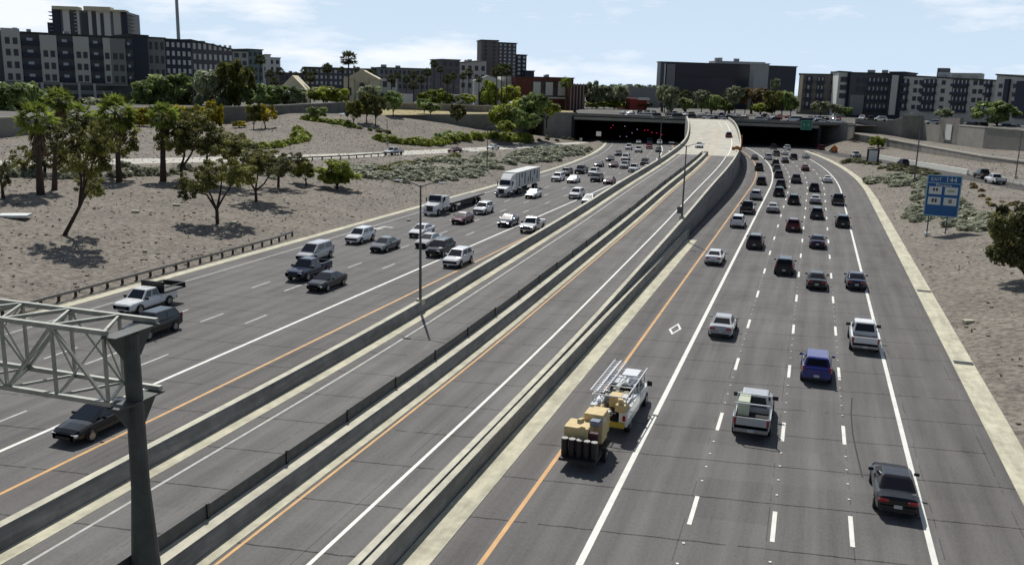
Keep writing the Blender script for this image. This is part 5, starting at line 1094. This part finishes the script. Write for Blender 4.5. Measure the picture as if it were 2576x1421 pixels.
acacia((250, 440), [([(255, 400)], (300, 350, 90, 90), 'olive'), ([(248, 400)], (240, 330, 80, 80), 'dark')], 'rounded acacia behind the two left palms')
acacia((112, 440), [([(115, 410)], (70, 400, 80, 60), 'olive'), ([(112, 405)], (130, 395, 80, 70), 'dark')], 'low olive acacia beneath the leftmost palms')
acacia((700, 470), [([(700, 445)], (690, 415, 80, 50), 'olive'), ([(702, 445)], (735, 400, 60, 36), 'dark')], 'low acacia between the small forked acacia and the olive bush tree')
acacia((520, 420), [([(520, 395)], (530, 350, 90, 60), 'olive'), ([(522, 395)], (590, 355, 70, 44), 'olive')], 'olive acacia in front of the golden trees')
acacia((8, 500), [([(5, 470)], (0, 440, 46, 70), 'dark')], 'dark acacia cut off by the left edge of the view')
T = tree
T(771, 466, 765, 425, 74, 46, 'olive', 'mid', 'round olive bush tree left of the lime green one on the slope'); T(848, 476, 850, 434, 108, 58, 'lime', 'near', 'bright green bush tree right of the round olive one')
T(2590, 705, 2555, 600, 150, 165, 'dark', 'near', 'large dark tree leaning in at the right edge below the shrubs')
T(2210, 374, 2208, 356, 40, 24, 'lime', 'mid', 'small umbrella shaped tree below the right sound wall')
T(638, 328, 640, 285, 44, 44, 'olive', 'mid', 'slender dark trunked tree before the plain grey wall'); T(668, 324, 662, 285, 62, 42, 'yellow', 'mid', 'yellow blossoming tree right of the slender trunk by the grey wall')
for i, (u, vb, vc, w, h, lab) in enumerate(((350, 318, 293, 66, 44, 'yellow blossoming tree between the second and third near palms'), (440, 320, 288, 60, 46, 'yellow blossoming tree partly behind the rightmost near palm'), (540, 325, 288, 44, 66, 'tall golden blossoming tree at the left end of the plain wall'), (250, 352, 320, 60, 34, 'low golden tree behind the middle palm'), (500, 322, 292, 40, 50, 'golden tree left of the tallest golden tree'), (601, 322, 312, 40, 14, 'low golden shrub at the foot of the plain grey wall'))):
    T(u, vb, u, vc, w, h, 'yellow', 'mid', lab, seed=i)
for u, vb, vc, w, h, kd, lab in ((890, 318, 275, 46, 44, 'olive', 'olive tree with bare forked trunk, left of three on the bench slope'), (922, 310, 262, 56, 50, 'olive', 'olive tree in the middle of three on the bench slope'), (945, 318, 268, 50, 50, 'dark', 'dark olive tree, right of three on the bench slope'), (1083, 288, 270, 48, 24, 'green', 'small green tree on the grassy bench'), (1150, 308, 282, 46, 40, 'dark', 'dark small tree in front of the curved retaining wall'), (989, 290, 255, 50, 50, 'green', 'green tree at the left tip of the curved wall'), (1365 - 298, 292, 262, 40, 26, 'green', 'light green tree on the grass above the curved wall'), (798, 302, 282, 50, 26, 'green', 'low green shrub tree below the far grey wall')):
    T(u, vb, u, vc, w, h, kd, 'mid', lab)
# green belt behind the left walls
belt = [(20, 292, 252, 120, 80, 'green'), (75, 294, 246, 100, 78, 'green'), (130, 294, 262, 100, 60, 'farg'), (225, 288, 268, 90, 42, 'farg'), (265, 286, 273, 70, 32, 'green'), (375, 272, 240, 100, 66, 'green'), (430, 272, 228, 110, 84, 'green'), (475, 270, 245, 70, 60, 'green'), (540, 270, 225, 110, 100, 'farg'), (590, 270, 212, 90, 110, 'olive'), (500, 240, 235, 60, 50, 'farg'), (655, 265, 240, 96, 52, 'green'), (715, 262, 240, 84, 46, 'green'), (745, 262, 242, 60, 40, 'farg'), (815, 258, 238, 74, 40, 'lime'), (850, 257, 240, 56, 36, 'lime'), (930, 262, 235, 60, 40, 'farg')]
nm_ = ['far left', 'second from far left', 'third from far left', 'behind the second palm', 'between the second and third palm crowns', 'left of the third near palm crown', 'above the third near palm', 'left of the pale lamp post', 'right of the pale lamp post', 'tall beside the teal block', 'behind the pale lamp post', 'below the small white tower', 'in front of the tan chapel', 'right of the chapel gable', 'left of the mission church', 'touching the left of the mission church', 'in front of the mission church door']
for (u, vb, vc, w, h, kd), w_ in zip(belt, nm_): T(u, vb, u, vc, w, h, kd, 'mid', f"bushy green tree {w_} in the belt behind the wall", z=10.2 if u < 500 else 11, Zd=pw([(0, 225), (75, 235), (130, 262), (225, 284), (330, 290), (375, 306), (480, 312), (540, 300), (850, 305), (930, 322)], u), seed=3)
for u, vb, vc, w, h, kd, lab in ((975, 264, 248, 50, 26, 'lime', 'lime street tree right of the mission church'), (1066, 264, 247, 40, 26, 'lime', 'lime street tree before the white garden wall'), (1100, 266, 246, 66, 40, 'lime', 'widest lime street tree before the white canopy'), (1175, 266, 250, 50, 26, 'lime', 'lime street tree left of the tall bright green pair'), (1135, 262, 248, 40, 20, 'green', 'green street tree right of the widest lime one'), (1232, 268, 236, 52, 60, 'lime', 'tall bright green tree, left of the pair by the brick building'), (1278, 268, 240, 60, 50, 'lime', 'tall bright green tree, right of the pair by the brick building')):
    T(u, vb, u, vc, w, h, kd, 'mid', lab, z=10.2, Zd=350 if u < 1200 else 375)
for i, (u, vb, vc, w, h) in enumerate(((1265, 325, 292, 50, 50), (1290, 325, 300, 50, 44), (1310, 320, 275, 60, 50), (1345, 322, 268, 60, 56), (1375, 320, 272, 50, 34), (1330, 325, 305, 50, 34), (1275, 328, 318, 36, 24))):
    T(u, vb, u, vc, w*1.3, h*1.15, 'lime' if i % 2 == 0 else 'green', 'mid', ['bushy tree at the left of the bank beside the curved wall', 'second bushy tree of the bank, below the bright glint', 'bushy tree of the bank under the brick building corner', 'tallest bushy tree of the bank left of the tunnel wing', 'rightmost bushy tree of the bank on the wing wall', 'low bushy tree of the bank beside the wing wall', 'lowest shrub tree at the foot of the bank'][i], z=lerp(5, 7, .5))
# trees beyond the street, middle and right
mid = [(1490, 262, 235, 50, 56, 'farg'), (1520, 262, 240, 46, 46, 'farg'), (1555, 262, 238, 50, 50, 'farg'), (1500, 276, 262, 70, 20, 'lime'), (1545, 276, 262, 60, 20, 'lime'), (1620, 275, 265, 50, 16, 'dark'), (1690, 272, 250, 46, 60, 'farg'), (1672, 272, 240, 40, 50, 'farg'), (1722, 272, 262, 46, 30, 'green'), (1765, 272, 246, 46, 36, 'farg'), (1790, 276, 258, 70, 40, 'green'), (1825, 274, 262, 60, 36, 'green'), (1850, 268, 240, 50, 44, 'farg'), (1875, 270, 244, 40, 44, 'brown'), (1915, 272, 245, 50, 46, 'brown'), (1945, 272, 250, 50, 44, 'olive'), (1968, 274, 252, 60, 44, 'green'), (1990, 278, 262, 40, 36, 'green'), (1912, 282, 272, 50, 24, 'lime'), (1940, 282, 274, 50, 20, 'olive'), (1950, 272, 212, 24, 26, 'farg'), (2065, 282, 270, 50, 30, 'farg'), (2100, 284, 274, 40, 24, 'farg'), (2130, 286, 280, 40, 20, 'green')]
mn = ['behind the brick building annex', 'second behind the annex', 'third behind the annex beside the grey hall', 'low and pale before the annex', 'low and pale before the red shop', 'low before the red shop', 'beside the first dark palm', 'behind the first dark palm', 'right of the first dark palm', 'between the first two dark palms', 'right of the second dark palm', 'before the dark slab centre', 'before the pale stair tower left side', 'bronze coloured left of the last palm', 'bronze coloured right of the last palm', 'olive under the narrow wing', 'largest under the narrow wing', 'left of the pale corner pier', 'low lime shrub tree behind the white van', 'low olive shrub right of the lime shrub', 'slim and high against the narrow wing', 'at the foot of the warm grey apartments', 'at the foot of the warm grey apartments right side', 'below the white corner tower']
for i_, ((u, vb, vc, w, h, kd), w_) in enumerate(zip(mid, mn)): T(u, vb, u, vc, w, h, kd, 'mid', f"tree {w_} beyond the street", z=10.4, Zd=405 if u < 1650 else PLt(u, 36)+(i_ % 3)*5 if u < 2000 else 370, seed=5)
T(2510, 312, 2505, 282, 104, 52, 'green', 'mid', 'broad green tree standing above the right sound wall', z=10, Zd=300); T(2380, 300, 2378, 284, 46, 22, 'farg', 'mid', 'small green tree showing over the second tall wall panel', z=10, Zd=320)
# distant tree line
for i in range(22):
    u = 1478+i*9.0; v = 214+((i*37) % 7); T(u, 240, u, v+8, 22, 18, 'farg', 'far', 'small dark treetop in the distant tree line right of the brick building', 'distant tree line', z=9.5, Zd=620+(i % 4)*30, trunk=False)
# skyline palms
palm(943 - 66, 262, 877, 147, 21, 'tallest lone fan palm rising above the mission church', skirt=.2, tr=.38, z=10.5, Zd=330)
sp = [(823, 172, 14, 360), (655, 150, 14, 330), (985, 198, 12, 350), (932, 185, 12, 365), (1092, 160, 11, 370), (1075, 182, 12, 380), (1022, 200, 11, 375), (1040, 188, 11, 385), (1108, 175, 10, 380), (1060, 200, 11, 360), (1125, 200, 13, 345), (1140, 192, 10, 385), (1165, 192, 10, 380), (1180, 182, 11, 385), (1250, 180, 14, 360), (1275, 176, 16, 365), (1262, 170, 12, 370), (765, 178, 10, 390), (745, 190, 10, 380), (680, 185, 11, 350), (705, 180, 11, 355), (630, 178, 12, 330), (900, 178, 10, 400), (860, 176, 9, 410), (780, 195, 14, 340), (790, 182, 9, 400), (1000, 190, 9, 395), (1205, 200, 9, 380), (690, 205, 12, 330), (600, 190, 12, 325), (1040, 215, 12, 340)]
for u, v, r_, Zq in sp: palm(u, 240, u, v, r_, 'thin fan palm in the cluster before the far apartment rows', 'skyline fan palms', skirt=.5, tr=.3, z=9.8, Zd=Zq)
for u, vc, w_ in ((1665, 234, 'first dark palm left of the office slab'), (1724, 240, 'second dark palm before the office slab'), (1834, 240, 'third dark palm before the office slab'), (1890, 238, 'fourth dark palm before the pale stair tower')): palm(u, 283, u, vc, 15, w_, skirt=.5, tr=.62, z=10.5, Zd=385)
palm(1423, 262, 1423, 208, 15, 'fan palm in front of the brick building', skirt=.4, tr=.3, z=10.5, Zd=392)
# shrubs: hedge rows on the slopes
def shrub_mesh(seed, leaf=.13, n=300):
    r = random.Random(seed); b = MB()
    for i in range(n):
        d = Vector((r.gauss(0, 1), r.gauss(0, 1), abs(r.gauss(0, 1)))).normalized(); p = d*(r.uniform(.7, 1.0)+.12*math.sin(d.x*5+seed)*math.cos(d.y*4)); n_ = (d+Vector((r.gauss(0, .45), r.gauss(0, .45), r.gauss(.1, .45)))).normalized(); a = n_.orthogonal().normalized(); e = n_.cross(a); s = leaf*r.uniform(.6, 1.4)
        b.face([p-a*s-e*s, p+a*s-e*s, p+a*s+e*s*.8, p-a*s*.8+e*s])
    b.rings([[(math.cos(a*.785)*q*.85, math.sin(a*.785)*q*.85, z) for a in range(8)] for z, q in ((0, .8), (.3, .85), (.6, .65), (.78, .3))])
    return b.mesh('shrub', LF['green'])
SH = [shrub_mesh(i) for i in range(4)]
rs2 = random.Random(9)
def shrub(p, r_, h, kind, label, group, nm='round_shrub'):
    o = bpy.data.objects.new(nm, SH[rs2.randrange(4)]); COL.objects.link(o); o.location = p-Vector((0, 0, .1)); o.scale = (r_, r_, h); o.rotation_euler = (0, 0, rs2.uniform(0, 6)); set_mat(o, LF[kind]); return tag(o, label, 'shrub', group)
def hedge(pts, sp_px, kind, rpx, label, group, jit=2., rows=1, nm='round_shrub', asp=.9):
    for (u0_, v0_), (u1_, v1_) in zip(pts, pts[1:]):
        rpx_ = rpx*1.8; n = max(1, int(math.hypot(u1_-u0_, (v1_-v0_)*2)/sp_px))
        for i in range(n):
            for k in range(rows):
                u = lerp(u0_, u1_, (i+.5)/n)+rs2.uniform(-jit, jit); v = lerp(v0_, v1_, (i+.5)/n)+rs2.uniform(-jit, jit)*.5-k*rpx*.7
                p = G(u, v); r_ = rpx_*dep(p)/FPX*rs2.uniform(.8, 1.2); shrub(p, r_, r_*asp, kind, label, group, nm)
gA = 'clipped yellow-green shrubs on the left slopes'
hedge([(600, 372), (680, 372), (775, 352)], 11, 'lime', 9, 'round yellow-green shrub in the hedge row behind the acacias', gA, rows=1); hedge([(740, 345), (775, 350)], 9, 'lime', 9, 'round yellow-green shrub where the hedge row turns uphill', gA, rows=2); hedge([(742, 325), (760, 335)], 9, 'lime', 9, 'round yellow-green shrub at the top of the turning hedge', gA)
hedge([(765, 300), (800, 306), (850, 312), (893, 320)], 12, 'lime', 8, 'round shrub in the curving row above the bare slope', gA); hedge([(893, 322), (990, 336)], 22, 'olive', 5, 'small round shrub trailing down the slope', gA)
hedge([(950, 352), (1010, 362), (1090, 364), (1150, 352), (1200, 348), (1250, 345)], 12, 'lime', 10, 'round shrub in the long hedge above the left exit ramp', gA, rows=1); hedge([(1100, 352), (1160, 346)], 12, 'green', 11, 'larger round shrub in the middle of the long hedge', gA); hedge([(1258, 352), (1330, 356)], 12, 'lime', 9, 'low yellow-green shrub right of the lamp post below the bank', gA, rows=2)
hedge([(500, 385), (600, 372)], 14, 'olive', 10, 'olive shrub behind the acacias left of the hedge row', gA); hedge([(1330, 350), (1440, 352)], 12, 'dark', 4, 'tiny dark plant on the bare bank below the wing wall', gA, jit=10)
gB = 'grey sage shrubs'
def mass(poly_rows, n, kind, rpx, label, group, asp=.55):
    """scatter inside a band given by (u, v_top, v_bottom) stations"""
    us = [p[0] for p in poly_rows]
    for i in range(n):
        u = rs2.uniform(us[0], us[-1]); j = max(k for k in range(len(us)) if us[k] <= u); j = min(j, len(us)-2); f = (u-us[j])/(us[j+1]-us[j]); a = lerp(poly_rows[j][1], poly_rows[j+1][1], f); c = lerp(poly_rows[j][2], poly_rows[j+1][2], f)
        p = G(u, rs2.uniform(a, c)); r_ = rpx*1.15*dep(p)/FPX*rs2.uniform(.8, 1.25); shrub(p, r_, r_*asp, kind, label, group, 'sage_shrub')
mass([(880, 428, 440), (960, 422, 456), (1080, 410, 460), (1150, 402, 458), (1222, 396, 435)], 95, 'sage', 20, 'grey-green sage shrub in the dense belt beside the left carriageway', gB)
mass([(1222, 390, 432), (1300, 384, 422), (1370, 378, 412), (1440, 372, 392), (1475, 372, 380)], 58, 'sage', 17, 'grey-green sage shrub in the belt right of the lamp post', gB); mass([(1380, 378, 400), (1440, 372, 388), (1480, 371, 378)], 18, 'dark', 10, 'dark low shrub at the tip of the sage belt', gB)
mass([(950, 420, 432), (1060, 405, 414), (1145, 392, 398)], 34, 'olive', 14, 'yellowish olive shrub along the upper edge of the sage belt', gB)
mass([(20, 425, 445), (150, 428, 452), (330, 420, 445), (480, 425, 440)], 36, 'sage', 15, 'grey-green shrub among the palm trunks at left', gB, asp=1.0); mass([(660, 430, 452), (800, 425, 440)], 16, 'sage', 12, 'grey-green shrub behind the bush trees', gB)
mass([(2130, 404, 410), (2200, 410, 424), (2300, 425, 440), (2370, 438, 450)], 40, 'dark', 13, 'dark brownish shrub along the right entrance ramp', gB); mass([(2195, 448, 458), (2240, 446, 466), (2310, 448, 470), (2340, 452, 500)], 22, 'sage', 22, 'grey-green sage shrub left of the blue sign', gB)
mass([(2290, 520, 552), (2330, 470, 568), (2400, 500, 575), (2470, 540, 582), (2510, 548, 585)], 46, 'sage', 26, 'grey-green sage shrub around the foot of the blue sign', gB); mass([(2405, 450, 470), (2470, 465, 520), (2560, 470, 540)], 16, 'brown', 8, 'dry brown shrub on the right verge beyond the sign', gB, asp=.9)
mass([(2470, 490, 520), (2576, 520, 560)], 8, 'yellow', 8, 'yellow flowering shrub on the right verge beyond the sign', gB)
# young saplings and dry grass tufts: one uncountable scatter
tb = MB(); rg_ = random.Random(2)
def tuft(p, s):
    for k in range(5):
        a = rg_.uniform(0, 6.28); d = Vector((math.cos(a), math.sin(a), 0)); e = p+d*s*.7+Vector((0, 0, s*rg_.uniform(.5, 1.1))); sd = Vector((-d.y, d.x, 0))*s*.16; tb.face([p-sd, p+sd, e])
for i in range(5200):
    x = rg_.uniform(-165, -60.5) if i % 4 else rg_.uniform(13.5, 95); y = rg_.uniform(40, 300); z = gz(x, y)
    if z < -.2: continue
    tuft(Vector((x, y, z)), rg_.uniform(.10, .34))
o = tb.obj('dry_tufts', mat('dry_tuft', (.12, .095, .055), .9, var=.4, scale=.5)); tag(o, 'scattered dry desert tufts on the gravel slopes', 'dry grass', kind='stuff')
sb = MB(); 
for i in range(6500):
    x = rg_.uniform(-165, -60.3) if i % 3 else rg_.uniform(13.0, 95); y = rg_.uniform(35, 260); z = gz(x, y)
    if z < -.2: continue
    s = rg_.uniform(.05, .16); sb.box((x, y, z+s*.2), (s*2, s*1.6, s), rz=rg_.uniform(0, 3), mi=0)
o = sb.obj('gravel_stones', mat('gravel_stone', (.20, .165, .13), .9, var=.4, scale=.3)); tag(o, 'loose stones strewn over the desert slopes', 'gravel', kind='stuff')

for o in list(PROTO.values()):          # the unplaced masters
    for c in list(o.children_recursive): bpy.data.objects.remove(c)
    bpy.data.objects.remove(o)
